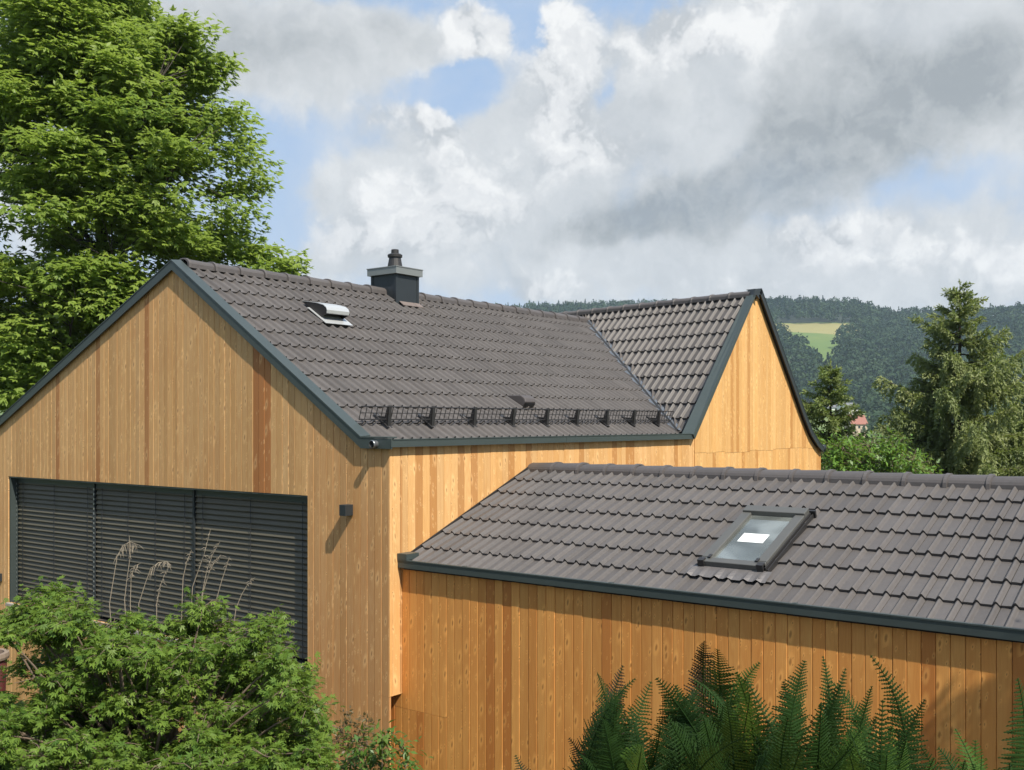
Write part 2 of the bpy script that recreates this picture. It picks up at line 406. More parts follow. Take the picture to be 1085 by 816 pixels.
def build_world():
    w = bpy.data.worlds.new('World'); scene.world = w; w.use_nodes = True
    t = NT(w)
    sky = t.n('ShaderNodeTexSky', sky_type='NISHITA', sun_disc=False, sun_elevation=SUN_EL,
              sun_rotation=atan2(-LDIR.x, -LDIR.y), altitude=300, air_density=1.0, dust_density=1.2, ozone_density=1.2)
    S = 0.10
    d = t.n('ShaderNodeTexCoord').outputs['Generated']
    rr = t.n('ShaderNodeVectorMath', {0: d, 1: (RGT[0], RGT[1], 0)}, operation='DOT_PRODUCT').outputs['Value']
    ff = t.n('ShaderNodeVectorMath', {0: d, 1: (FWD[0], FWD[1], 0)}, operation='DOT_PRODUCT').outputs['Value']
    zz = t.n('ShaderNodeSeparateXYZ', {0: d}).outputs[2]
    az = t.m('ARCTAN2', rr, ff)
    el = t.m('ARCSINE', t.m('MINIMUM', t.m('MAXIMUM', zz, -0.99), 0.99))
    def noisec(scale, det):
        nd = t.n('ShaderNodeTexNoise', {'Vector': d, 'Scale': scale, 'Detail': det, 'Roughness': 0.6}).outputs['Color']
        return t.n('ShaderNodeSeparateColor', {0: nd}).outputs
    wa, wb = noisec(5.0, 7.0), noisec(18.0, 6.0)
    def warp(a, k, c0, c1): return t.m('ADD', a, t.m('ADD', t.m('MULTIPLY', t.m('SUBTRACT', wa[k], 0.5), c0), t.m('MULTIPLY', t.m('SUBTRACT', wb[k], 0.5), c1)))
    azw, elw = warp(az, 0, 0.10, 0.055), warp(el, 1, 0.075, 0.045)
    def blobs(lst):
        acc = None
        for b_ in lst:
            u, v, su, sv, amp = b_[:5]; ro = radians(b_[5]) if len(b_) > 5 else 0.0
            a0 = atan((u - CU) / FPX); e0 = atan((HV - v) / FPX * cos(a0))
            px = t.m('SUBTRACT', azw, a0); py = t.m('SUBTRACT', elw, e0)
            if ro:
                qx = t.m('ADD', t.m('MULTIPLY', px, cos(ro)), t.m('MULTIPLY', py, sin(ro)))
                py = t.m('SUBTRACT', t.m('MULTIPLY', py, cos(ro)), t.m('MULTIPLY', px, sin(ro))); px = qx
            dx = t.m('DIVIDE', px, su / FPX); dy = t.m('DIVIDE', py, sv / FPX)
            q = t.m('ADD', t.m('MULTIPLY', dx, dx), t.m('MULTIPLY', dy, dy))
            g = t.m('MULTIPLY', t.m('EXPONENT', t.m('MULTIPLY', q, -1.0)), amp)
            acc = g if acc is None else t.m('ADD', acc, g)
        return acc
    # puffs: rounded cells at several sizes, evaluated twice for a sunlit side
    wv = t.n('ShaderNodeVectorMath', {0: d, 1: t.n('ShaderNodeVectorMath', {0: t.n('ShaderNodeTexNoise', {'Vector': d, 'Scale': 9.0, 'Detail': 6.0, 'Roughness': 0.6}).outputs['Color'], 1: (0.16, 0.16, 0.16)}, operation='MULTIPLY').outputs[0]}, operation='ADD').outputs[0]
    def puff(vec, sc_):
        nd = t.n('ShaderNodeTexVoronoi', {'Vector': vec, 'Scale': sc_, 'Detail': 3.0, 'Roughness': 0.5, 'Lacunarity': 2.3}, feature='F1', normalize=True)
        return t.m('SUBTRACT', 1.0, t.m('MULTIPLY', nd.outputs['Distance'], 1.6))
    off = (RGT[0] * 0.012, RGT[1] * 0.012, 0.018)
    wv2 = t.n('ShaderNodeVectorMath', {0: wv, 1: off}, operation='ADD').outputs[0]
    pa, pb = puff(wv, 11.0), puff(wv2, 11.0)
    relief = t.m('SUBTRACT', pa, pb)
    n1 = t.noise(d, 7.0, 9.0, 0.6, 0.2); n2 = t.noise(d, 22.0, 8.0, 0.62)
    k = 1.0 / S
    def c_(r, g, b):           # wanted picture value (sRGB 0-255) to sky radiance
        f = lambda q: (((q / 255 + 0.055) / 1.055) ** 2.4) * k / SKY_GAIN
        return (f(r), f(g), f(b))
    SKY_GAIN = 2 ** 0.62
    blue = t.mix(0.85, sky.outputs[0], c_(174, 201, 236))
    veil = t.m('ADD', t.m('MULTIPLY', t.ramp(el, 0.34, 0.02), 0.55), t.m('MULTIPLY', t.ramp(n1, 0.38, 0.68), 0.45), clamp=True)
    col = t.mix(veil, blue, c_(214, 223, 234))
    # pale layer cloud
    lay = blobs([(480, 190, 170, 60, 0.75), (700, 290, 260, 45, 0.85), (960, 290, 160, 45, 0.8), (330, 280, 120, 30, 0.5), (330, 48, 220, 58, 1.15), (420, 215, 110, 60, 0.5), (900, 60, 260, 110, 1.0), (640, 150, 130, 110, 0.7), (1040, 40, 120, 110, 0.8), (-200, 100, 300, 200, 0.8), (1400, 150, 260, 200, 0.8), (488, 96, 62, 30, -1.0), (350, 165, 80, 24, -0.45), (295, 215, 44, 40, -0.7), (570, 18, 26, 36, -0.9), (1035, 188, 80, 24, -0.5), (645, 95, 14, 24, -0.5)])
    la = t.ramp(t.m('ADD', lay, t.m('ADD', t.m('MULTIPLY', t.m('SUBTRACT', n1, 0.5), 1.5), t.m('MULTIPLY', t.m('SUBTRACT', pa, 0.5), 0.4))), 0.30, 0.85)
    lt = t.m('ADD', 0.5, t.m('ADD', t.m('MULTIPLY', t.m('SUBTRACT', n1, 0.5), 1.1), t.m('MULTIPLY', relief, 1.2)), clamp=True)
    col = t.mix(la, col, t.mix(lt, c_(194, 200, 206), c_(234, 237, 239)))
    # bright cumulus
    cu = blobs([(598, 50, 42, 62, 1.1), (712, 40, 60, 36, 1.1), (625, 150, 52, 40, 0.95), (470, 150, 52, 34, 0.8), (410, 205, 34, 18, 0.8), (520, 215, 70, 44, 0.8), (385, 258, 60, 26, 0.85), (460, 245, 50, 30, 0.6), (545, 295, 50, 22, 0.7),
                (880, 255, 75, 30, 0.85), (1030, 280, 80, 34, 0.85), (800, 18, 26, 50, 0.8), (500, 18, 34, 34, 0.7), (512, 42, 50, 30, 0.75, 25), (440, 85, 60, 14, 0.4, 10), (690, 190, 50, 36, 0.6), (770, 300, 60, 20, 0.6), (640, 300, 60, 16, 0.45), (1075, 215, 40, 22, 0.4), (395, 122, 60, 20, 0.6), (488, 98, 50, 22, -0.7), (570, 20, 16, 34, -0.8)])
    cf = t.m('ADD', cu, t.m('ADD', t.m('MULTIPLY', t.m('SUBTRACT', pa, 0.55), 1.15), t.m('MULTIPLY', t.m('SUBTRACT', n2, 0.5), 0.55)))
    ca = t.ramp(cf, 0.36, 0.80)
    ct = t.m('ADD', t.m('ADD', 0.50, t.m('MULTIPLY', t.m('SUBTRACT', cf, 0.7), 0.40)), t.m('ADD', t.m('MULTIPLY', relief, 2.4), t.m('MULTIPLY', t.m('SUBTRACT', n1, 0.5), 1.3)), clamp=True)
    cc = t.mix(t.ramp(ct, 0.0, 0.55), c_(199, 204, 209), c_(234, 236, 238)); cc = t.mix(t.ramp(ct, 0.5, 1.0), cc, c_(250, 251, 251))
    col = t.mix(ca, col, cc)
    # grey banks with a firm lower edge
    dk = blobs([(700, 222, 110, 40, 1.0, 4), (830, 185, 110, 46, 1.0, 18), (930, 120, 120, 56, 1.1, 12), (1060, 85, 110, 60, 1.0, 18), (850, 75, 80, 50, 0.6, 30), (640, 248, 60, 18, 0.7, 2), (310, 58, 150, 50, 0.55, -2), (160, 20, 160, 70, 0.5), (440, 30, 60, 30, 0.45), (700, 100, 34, 30, 0.5),
                (560, 262, 60, 14, 0.35), (960, 262, 70, 10, 0.4), (1010, 308, 80, 10, 0.4), (470, 300, 60, 14, 0.4), (700, 312, 140, 10, 0.4)])
    df = t.m('ADD', dk, t.m('ADD', t.m('MULTIPLY', t.m('SUBTRACT', pa, 0.5), 0.45), t.m('MULTIPLY', t.m('SUBTRACT', n1, 0.5), 0.85)))
    da = t.m('MULTIPLY', t.ramp(df, 0.26, 1.10), 0.86)
    dt = t.m('ADD', t.m('ADD', 0.66, t.m('MULTIPLY', df, -0.36)), t.m('ADD', t.m('MULTIPLY', relief, 1.3), t.m('ADD', t.m('MULTIPLY', t.m('SUBTRACT', n2, 0.5), 0.55), t.m('MULTIPLY', t.m('SUBTRACT', n1, 0.5), 1.1))), clamp=True)
    col = t.mix(da, col, t.mix(dt, c_(158, 165, 170), c_(222, 225, 227)))
    bg = t.n('ShaderNodeBackground', {'Color': col, 'Strength': S})
    o = t.n('ShaderNodeOutputWorld'); t.t.links.new(bg.outputs[0], o.inputs[0])
    w.cycles.sampling_method = 'MANUAL'; w.cycles.sample_map_resolution = 512
build_world()

# ------------------------------------------------------------------ the two buildings: shared measures
XF, YS = 7.196, 7.044            # outer faces of gable front and long side wall
XV = 7.150                       # face of the verge fascia on the gable front
YG = 6.975                       # face of the long eave gutter
SR, SL = 0.647, 0.446            # slopes right and left of the main ridge
YA, ZA = 10.55, 1.870            # apex (top of roof surface)
def z_main(y): return ZA - 0.015 - SR * (YA - y) if y <= YA else ZA - 0.015 - SL * (y - YA)
YE = 7.375                       # where the tiles end behind the gutter lip
GROUND_H = -3.95
XA, XAG = 7.367, 7.305           # annex wall face, annex eave face
XAR, ZAR = 9.53, -0.515          # annex ridge line
ZAE = -1.392
SA = (ZAR - ZAE) / (XAR - XAG - 0.03)
YB = -2.4                        # near end of the annex
Y_LEFT = 16.3

def boards(mb, org, ud, out, u0, u1, bw, zlo, zhi, th=0.022, gap=0.003, cham=0.0035, uoff=0.0, holes=None):
    """vertical boards: u runs along ud from org; zlo / zhi are functions of u"""
    org = Vector(org); ud = Vector(ud); out = Vector(out)
    k0 = floor(u0 / bw); k = k0
    flip = ud.cross(Vector((0, 0, 1))).dot(out) < 0
    while k * bw < u1 - 1e-6:
        a = max(u0, k * bw); b = min(u1, (k + 1) * bw); k += 1
        if b - a < 0.008: continue
        a += gap / 2; b -= gap / 2
        mid = (a + b) / 2
        spans = [(zlo, zhi)]
        for (h0, h1, hz0, hz1) in (holes or []):
            if h0 - 0.002 < mid < h1 + 0.002:
                new = []
                for lo, hi in spans:
                    new.append((lo, (lambda z: (lambda u_: z))(hz0)))
                    new.append(((lambda z: (lambda u_: z))(hz1), hi))
                spans = new
        jit = random.uniform(-0.0015, 0.0015)
        for lo, hi in spans:
            la, lb, ha, hb = lo(a), lo(b), hi(a), hi(b)
            if ha - la < 0.02 and hb - lb < 0.02: continue
            ha = max(ha, la + 0.001); hb = max(hb, lb + 0.001)
            def P(u_, z_, o_): return org + ud * u_ + Vector((0, 0, z_)) + out * o_
            t0 = th + jit
            c = cham
            def q(pts, uvs):
                if flip: pts = pts[::-1]; uvs = uvs[::-1]
                mb.face(pts, [(x + uoff, y) for x, y in uvs])
            fa, fb = a + c, b - c
            za, zb = ha + (hb - ha) * (c / (b - a)), hb - (hb - ha) * (c / (b - a))
            q([P(fa, la, t0), P(fb, lb, t0), P(fb, zb, t0), P(fa, za, t0)], [(fa, la), (fb, lb), (fb, zb), (fa, za)])
            q([P(a, la, t0 - c), P(fa, la, t0), P(fa, za, t0), P(a, ha, t0 - c)], [(fa, la), (fa, la), (fa, za), (fa, ha)])
            q([P(fb, lb, t0), P(b, lb, t0 - c), P(b, hb, t0 - c), P(fb, zb, t0)], [(fb, lb), (fb, lb), (fb, hb), (fb, zb)])
            q([P(a, la, 0), P(a, la, t0 - c), P(a, ha, t0 - c), P(a, ha, 0)], [(fa, la), (fa, la), (fa, ha), (fa, ha)])
            q([P(b, lb, t0 - c), P(b, lb, 0), P(b, hb, 0), P(b, hb, t0 - c)], [(fb, lb), (fb, lb), (fb, hb), (fb, hb)])
            q([P(a, la, 0), P(b, lb, 0), P(b, lb, t0 - c), P(fb, lb, t0), P(fa, la, t0), P(a, la, t0 - c)], [(mid, la)] * 6)
            q([P(a, ha, t0 - c), P(fa, za, t0), P(fb, zb, t0), P(b, hb, t0 - c), P(b, hb, 0), P(a, ha, 0)], [(mid, ha)] * 6)

PH = [0.0, 0.02, 0.05, 0.09, 0.13, 0.175, 0.22, 0.265, 0.31, 0.35, 0.385, 0.41, 0.43, 0.46, 0.49, 0.75]
def tile_roof(mb, org, eu, es, nrm, u0, u1, L, rows, pitch, lo=None, hi=None, amp=0.030, lift=0.026, seed=1, skip=None):
    """courses of double-roll tiles: u along the course, s up the slope"""
    org, eu, es, nrm = Vector(org), Vector(eu), Vector(es), Vector(nrm)
    lo = lo or (lambda s: u0); hi = hi or (lambda s: u1)
    rr = random.Random(seed)
    g = L / rows
    us = []
    k = floor(u0 / pitch)
    while k * pitch < u1:
        for p in PH: us.append((k, p, (k + p) * pitch))
        k += 1
    us = [x for x in us if u0 <= x[2] <= u1]
    us = [(floor(u0 / pitch), (u0 / pitch) % 1, u0)] + us + [(floor(u1 / pitch), (u1 / pitch) % 1, u1)]
    def prof(k, p):
        h = 0.0
        if p <= 0.42: h = amp * (0.5 - 0.5 * cos(2 * pi * p / 0.42)) ** 0.75
        if k % 2 == 0 and 0.44 < p < 0.48: h = -0.013
        if k % 2 == 0 and p >= 0.48: h = 0.001
        return h
    for i in range(rows):
        s0, s1 = i * g, min((i + 1) * g + 0.03, L)
        tiles = {}
        pts0, pts1, ptsf, rn = [], [], [], []
        for (k, p, u) in us:
            key = (k + 1) // 2
            if key not in tiles: tiles[key] = (rr.random(), rr.uniform(-0.0018, 0.0018), rr.uniform(-0.003, 0.003))
            r_, dz, ds = tiles[key]
            h = prof(k, p)
            ua = min(max(u, lo(s0)), hi(s0)); ub = min(max(u, lo(s1)), hi(s1))
            pts0.append(org + eu * ua + es * (s0 + ds) + nrm * (h + lift + dz))
            ptsf.append(org + eu * ua + es * (s0 + ds + 0.006) + nrm * (h + dz - 0.004))
            pts1.append(org + eu * ub + es * s1 + nrm * (h - 0.004))
            rn.append(r_)
        for j in range(len(us) - 1):
            um = (us[j][2] + us[j + 1][2]) / 2
            if um < min(lo(s0), lo(s1)) or um > max(hi(s0), hi(s1)): continue
            if skip and skip(um, s0 + g * 0.5): continue
            mb.face([pts0[j], pts0[j + 1], pts1[j + 1], pts1[j]], rnd=rn[j])
            mb.face([ptsf[j], ptsf[j + 1], pts0[j + 1], pts0[j]], rnd=rn[j])

def ridge_caps(mb, a, b, n, r=0.115, drop=0.10, seed=1, reverse=False, squash=0.85):
    """overlapping half-round ridge tiles from a to b (crest line)"""
    a, b = Vector(a), Vector(b)
    if reverse: a, b = b, a
    d = (b - a); L = d.length; d.normalize()
    side = d.cross(Vector((0, 0, 1))).normalized()
    up = side.cross(d)
    if up.z < 0: up = -up
    rr = random.Random(seed)
    g = L / n
    N = 12
    def ring(s, rad, dz):
        out = []
        for k in range(N + 1):
            an = pi * k / N
            w, h = cos(an) * rad * 1.12, sin(an) ** 0.8 * rad * squash
            out.append(a + d * s + side * w + up * (h - rad * squash + dz - (0.02 if k in (0, N) else 0)))
        return out
    for i in range(n):
        s = i * g; r_ = rr.random(); dz = rr.uniform(-0.003, 0.003)
        prof = [(s - 0.004, r * 0.86, -0.004), (s, r * 1.10, 0.012), (s + 0.03, r * 1.11, 0.013), (s + 0.04, r * 1.02, 0.004), (s + g + 0.03, r * 0.93, -0.006)]
        rings = [ring(x, y, z + dz) for x, y, z in prof]
        for q in range(len(rings) - 1):
            for k in range(N):
                mb.face([rings[q][k], rings[q + 1][k], rings[q + 1][k + 1], rings[q][k + 1]], rnd=1.6 if q == 1 else r_)

# ------------------------------------------------------------------ main house
house = thing('timber_house', 'tall larch-clad house with two gables, dark tiled roof and wide window behind closed blinds', 'house', (10.5, 10.5, GROUND_H))

ZSP = -2.66      # foot of the projecting corner
# front wall, boards on X = XF
WY0, WY1, WZ0, WZ1 = 8.21, 14.47, -2.535, -0.765
def top_front(y): return max(z_main(y) - 0.045, -0.235) if y < YA else z_main(y) - 0.045
mb = MB()
boards(mb, (XF + 0.022, 0, 0), (0, 1, 0), (-1, 0, 0), YS + 0.003, YA, 0.098, lambda u: GROUND_H - 0.2, top_front, holes=[(WY0, WY1, WZ0, WZ1)])
boards(mb, (XF + 0.022, 0, 0), (0, 1, 0), (-1, 0, 0), YA, Y_LEFT, 0.098, lambda u: GROUND_H - 0.2, top_front, holes=[(WY0, WY1, WZ0, WZ1)])
mb.build('gable_wall', M['wood_front'], house)
# core behind the boards, left open where the corner foot is undercut
mb = MB()
def wall_core(mb, x0, x1, pts): mb.prism([(x0, y, z) for y, z in pts], (x1 - x0, 0, 0))
zb = GROUND_H - 0.3
wall_core(mb, XF + 0.026, XF + 0.20, [(YS + 0.30, zb), (WY0, zb), (WY0, z_main(WY0) - 0.07), (YS + 0.30, -0.24)])
wall_core(mb, XF + 0.026, XF + 0.20, [(YS + 0.03, ZSP), (YS + 0.298, ZSP), (YS + 0.298, -0.24), (YS + 0.03, -0.24)])
wall_core(mb, XF + 0.026, XF + 0.20, [(WY0 + .001, zb), (WY1, zb), (WY1, WZ0), (WY0 + .001, WZ0)])
wall_core(mb, XF + 0.026, XF + 0.20, [(WY0 + .001, WZ1), (WY1, WZ1), (WY1, z_main(WY1) - 0.07), (YA, ZA - 0.09), (WY0 + .001, z_main(WY0) - 0.07)])
wall_core(mb, XF + 0.026, XF + 0.20, [(WY1 + .001, zb), (Y_LEFT, zb), (Y_LEFT, z_main(Y_LEFT) - 0.07), (WY1 + .001, z_main(WY1) - 0.07)])
mb.box(XF + 0.21, 13.3, YS + 0.026, YS + 0.12, -2.2, -0.24)      # behind the long side
mb.box(XF + 0.21, 13.3, Y_LEFT - 0.12, Y_LEFT, zb, z_main(Y_LEFT) - 0.05)
mb.box(XF + 0.40, 7.9, YS + 0.30, YS + 0.42, zb, -1.6)
mb.build('wall_core', M['backing'], house)

# long side wall, boards on Y = YS
XW1 = 13.44
mb = MB()
boards(mb, (0, YS + 0.022, 0), (1, 0, 0), (0, -1, 0), XA + 0.002, XW1, 0.108, lambda u: -2.1, lambda u: -0.225)
mb.build('side_wall', M['wood_side'], house)
mb = MB()
boards(mb, (0, YS + 0.022, 0), (1, 0, 0), (0, -1, 0), XF + 0.001, XA + 0.03, 0.108, lambda u: ZSP, lambda u: -0.225, uoff=0.864)
mb.face([(XF, YS, ZSP), (XA + 0.03, YS, ZSP), (XA + 0.03, YS + 0.3, ZSP), (XF, YS + 0.3, ZSP)][::-1])
mb.build('corner_board', M['wood_side'], house)

# main roof, right slope
c_, s_ = 1 / sqrt(1 + SR * SR), SR / sqrt(1 + SR * SR)
es = Vector((0, c_, s_)); nr = Vector((0, -s_, c_)); eu = Vector((1, 0, 0))
LMAIN = (YA - YE) / c_
# valley to the cross wing
VP0 = on_plane(717.5, 459, (0, YE, z_main(YE)), nr); VP1 = on_plane(621, 341, (0, YE, z_main(YE)), nr)
def valley_x(s):
    y = YE + s * c_
    return VP0.x + (VP1.x - VP0.x) * (y - VP0.y) / (VP1.y - VP0.y)
roof = MB()
tile_roof(roof, (0, YE, z_main(YE)), eu, es, nr, XV + 0.10, 16.4, LMAIN, 12, 0.137, amp=0.033, lift=0.020, hi=lambda s: min(valley_x(s) - 0.02, 16.4), seed=4)
# left slope (turned away)
c2, s2 = 1 / sqrt(1 + SL * SL), SL / sqrt(1 + SL * SL)
tile_roof(roof, (0, Y_LEFT + 0.25, z_main(Y_LEFT + 0.25)), Vector((-1, 0, 0)), Vector((0, -c2, s2)), Vector((0, s2, c2)), -15.9, -(XV + 0.10), (Y_LEFT + 0.25 - YA) / c2, 19, 0.137, seed=5)
roof_o = roof.build('roof', M['tile'], house)
# closed deck under the tiles
mb = MB()
mb.prism([(XV + 0.06, YE - 0.02, z_main(YE - 0.02) - 0.03), (VP0.x, YE - 0.02, z_main(YE - 0.02) - 0.03), (VP1.x, YA, ZA - 0.045), (XV + 0.06, YA, ZA - 0.045)], (0, 0, -0.03))
mb.prism([(XV + 0.06, YA + .003, ZA - 0.045), (15.9, YA + .003, ZA - 0.045), (15.9, Y_LEFT + 0.25, z_main(Y_LEFT + 0.25) - 0.03), (XV + 0.06, Y_LEFT + 0.25, z_main(Y_LEFT + 0.25) - 0.03)], (0, 0, -0.03))
mb.build('deck', M['backing'], roof_o)
mb = MB()
ridge_caps(mb, (XV + 0.15, YA, ZA + 0.055), (VP1.x + 0.02, YA, ZA + 0.055), 23, r=0.11, seed=3)
mb.build('ridge', M['ridge'], roof_o, smooth=False)

# verge of the gable front: light band on the slope, dark fascia below it
mb = MB()
zt = lambda y: z_main(y) + 0.030
zf0 = zt(YE + 0.02)
for (ya, yb) in ((YE + 0.02, YA), (YA, Y_LEFT + 0.28)):
    mb.prism([(XV, ya, zt(ya)), (XV, yb, zt(yb)), (XV, yb, zt(yb) - 0.105), (XV, ya, zt(ya) - 0.105)], (0.018, 0, 0))
    up = Vector((0, 0, 0.014))
    mb.prism([(XV - 0.006, ya, zt(ya)), (XV + 0.130, ya, zt(ya) + 0.012), (XV + 0.130, yb, zt(yb) + 0.012), (XV - 0.006, yb, zt(yb))], up)
# horizontal box end of the gutter
mb.prism([(XV, YG + 0.004, zf0 - 0.004), (XV, YE + 0.02, zf0 - 0.004), (XV, YE + 0.02, zf0 - 0.105), (XV, YG + 0.004, zf0 - 0.105)], (0.016, 0, 0))
mb.box(XV - 0.004, XV + 0.13, YG + 0.05, YE + 0.016, zf0 - 0.002, zf0 + 0.012)
mb.build('verge_trim', M['trim'], roof_o)

ZG1, ZG0 = -0.176, -0.245
mb = MB()
GX1 = 13.32
mb.box(XV - 0.003, GX1, YG, YG + 0.012, ZG0, ZG1)
mb.box(XV + 0.02, GX1, YG - 0.006, YG + 0.03, ZG1 + 0.001, ZG1 + 0.010)
mb.box(XV + 0.02, GX1, YG + 0.014, YE - 0.02, ZG0 + 0.002, ZG0 + 0.012)
for x in (10.1,): mb.box(x, x + 0.02, YG - 0.003, YG - 0.0005, ZG0 - 0.003, ZG1 - 0.001)
gut = mb.build('gutter', M['trim'], house)
mb = MB()
pc = on_x(393.5, 470.8, XV - 0.06)
mb.tube([(XV + 0.01, pc.y, pc.z), (XV - 0.055, pc.y, pc.z)], 0.036, 18, cap=False)
mb.tube([(XV - 0.058, pc.y, pc.z), (XV + 0.01, pc.y, pc.z)], 0.031, 18, cap=False)
mb.tube([(XV - 0.035, pc.y, pc.z), (XV - 0.056, pc.y, pc.z), (XV - 0.060, pc.y, pc.z)], [0.0375, 0.0400, 0.0345], 18, cap=False)
mb.build('overflow_pipe', M['zinc'], gut, smooth=True)

# ------------------------------------------------------------------ cross wing
YC = 7.030        # its gable wall face
YCV = 6.955       # its verge fascia
APX = on_y(801, 310, YCV)                   # apex on the fascia plane
va, vb = VP1 - VP0, APX - VP0
det = va.x * vb.y - vb.x * va.y
ga = (va.z * vb.y - vb.z * va.y) / det; gb = (va.x * vb.z - vb.x * va.z) / det
def z_cross(x, y): return VP0.z + ga * (x - VP0.x) + gb * (y - VP0.y)
hh = Vector((-gb, ga, 0)).normalized()       # level direction, the way its ridge runs
cn = Vector((-ga, -gb, 1)).normalized()
ces = hh.cross(cn); ces = ces if ces.z > 0 else -ces
ROOT = Vector((APX.x, YCV, APX.z)) + hh * 0
LC = 2.86; RC = 10.55; 
corg = ROOT - ces * LC
# u runs back along hh; lower bound = verge, upper bound = valley
def c_lo(s):
    p = corg + ces * s
    return (YCV + 0.11 - p.y) / hh.y
def c_hi(s):
    p = corg + ces * s
    # meet the valley line in plan
    vd = Vector((VP1.x - VP0.x, VP1.y - VP0.y)); dx, dy = p.x - VP0.x, p.y - VP0.y
    den = hh.x * vd.y - hh.y * vd.x
    uu = -(dx * vd.y - dy * vd.x) / den
    pv = p + hh * uu
    if pv.y > YA + 0.05: return 7.0
    return uu + 0.01
croof = MB()
tile_roof(croof, corg, hh, ces, cn, -2.0, 7.0, LC, 10, 0.148, lo=c_lo, hi=c_hi, amp=0.038, lift=0.026, seed=8)
# turned-away right slope, kicked out at the eave
prof_r = [on_y(u_, v_, YCV) for u_, v_ in ((806.5, 307), (824, 356), (839, 398), (853, 438), (861, 458), (868, 469.5), (873, 475))]
prR = [(p.x, p.z) for p in prof_r]
line = [(APX.x - 0.001, APX.z + 0.02)] + [(x, z) for x, z in prR]
for (xa, za), (xb, zb2) in zip(line[:-1], line[1:]):
    A0 = Vector((xa, YCV + 0.05, za)); B0 = Vector((xb, YCV + 0.05, zb2))
    croof.face([A0, B0, B0 + hh * 7.0, A0 + hh * 7.0], rnd=0.4)
cro = croof.build('cross_roof', M['tile'], house)
mb = MB()
pA = VP0 - cn * 0.05; 
pv = [corg + hh * c_lo(0.05) + ces * 0.05, VP0 + Vector((0.05, 0, 0)), VP1 + Vector((0.03, 0, 0)), ROOT + hh * 7.0, ROOT + hh * 0.1]
mb.face([p - cn * 0.02 for p in pv])
mb.build('deck', M['backing'], cro)
mb = MB()
ridge_caps(mb, ROOT + hh * 0.09 + Vector((0, 0, 0.035)), ROOT + hh * 6.6 + Vector((0, 0, 0.035)), 17, r=0.10, seed=6, reverse=True)
mb.build('ridge', M['ridge'], cro)
# verge of the wing
FOOT = Vector((GX1 + 0.02, YCV, z_cross(GX1 + 0.02, YCV)))
def zl(x): return z_cross(x, YCV)
mb = MB()
xf = on_y(735.5, 463, YCV).x
zf = -0.176
# straight left rake from apex to the gutter corner
a_ = Vector((APX.x, YCV, APX.z + 0.035)); f_ = Vector((xf - 0.02, YCV, zf - 0.012))
rake = (a_ - f_).normalized(); perp = Vector((rake.z, 0, -rake.x))
mb.prism([a_, f_, f_ + Vector((0.05, 0, -0.055)), a_ + Vector((0.0, 0, -0.085))], (0, 0.018, 0))
bw_ = 0.125
mb.prism([a_ + Vector((0, -0.006, 0)), f_ + Vector((0, -0.006, 0)), f_ + Vector((-0.04, bw_ + 0.03, 0.01)), a_ + hh * bw_], cn * 0.016)
mb.build('verge_trim', M['trim'], cro)
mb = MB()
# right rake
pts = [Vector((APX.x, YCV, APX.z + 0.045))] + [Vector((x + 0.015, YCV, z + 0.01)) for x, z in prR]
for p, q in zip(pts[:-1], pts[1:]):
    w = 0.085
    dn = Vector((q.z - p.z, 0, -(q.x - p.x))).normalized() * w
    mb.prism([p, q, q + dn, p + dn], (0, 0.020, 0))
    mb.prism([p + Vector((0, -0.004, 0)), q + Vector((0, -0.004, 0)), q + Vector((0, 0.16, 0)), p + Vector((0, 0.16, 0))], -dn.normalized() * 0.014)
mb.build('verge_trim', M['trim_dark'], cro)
mb = MB()
tp = Vector((APX.x, YCV - 0.012, APX.z + 0.055))
mb.prism([tp + Vector((-0.11, 0, -0.13)), tp + Vector((-0.05, 0, 0.0)), tp + Vector((0.05, 0, 0.0)), tp + Vector((0.11, 0, -0.15)), tp + Vector((0.0, 0, -0.09))], hh * 0.14)
mb.build('ridge_end_cap', M['trim_dark'], cro)
mb = MB()
ge = Vector((prR[-1][0], YCV, prR[-1][1]))
mb.tube([ge + Vector((0.03, 0.0, 0.0)), ge + Vector((0.03, 0, 0)) + hh * 5.0], 0.065, 12)
mb.build('eave_gutter', M['trim_dark'], cro, smooth=True)
# valley flashing
mb = MB()
d = (VP1 - VP0).normalized(); nn = (nr + cn).normalized(); sd = d.cross(nn).normalized()
p0 = VP0 - d * 0.02 + nn * 0.045; p1 = VP1 + d * 0.03 + nn * 0.045
for o0, o1, h0, h1 in ((-0.10, -0.02, 0.0, 0.012), (-0.02, 0.0, 0.012, 0.04), (0.0, 0.02, 0.04, 0.012), (0.02, 0.07, 0.012, 0.012)):
    mb.face([p0 + sd * o0 + nn * h0, p0 + sd * o1 + nn * h1, p1 + sd * o1 + nn * h1, p1 + sd * o0 + nn * h0])
mb.build('valley_flashing', M['zinc'], cro)
# gable wall of the wing
xr = 18.30
def top_cross(x):
    if x <= APX.x:
        k_ = (x - xf) / (APX.x - xf)
        return zf - 0.07 + (APX.z - 0.055 + 0.0 - zf + 0.07) * k_
    for (xa, za), (xb, zb2) in zip(line[:-1], line[1:]):
        if xa <= x <= xb: return za + (zb2 - za) * (x - xa) / (xb - xa) - 0.06
    return line[-1][1] - 0.06
JZ = {}
def joint(u):
    k_ = floor(u / 0.3)
    if k_ not in JZ: JZ[k_] = -0.46 + random.choice((-0.012, 0.0, 0.01))
    return JZ[k_]
mb = MB()
xs = xf + 0.03
boards(mb, (0, YC + 0.022, 0), (1, 0, 0), (0, -1, 0), XW1 + 0.001, xr, 0.100, lambda u: joint(u), lambda u: max(top_cross(u), joint(u) + 0.001), uoff=0.0)
mb.build('cross_gable_wall', M['wood_gable'], house)
mb = MB()
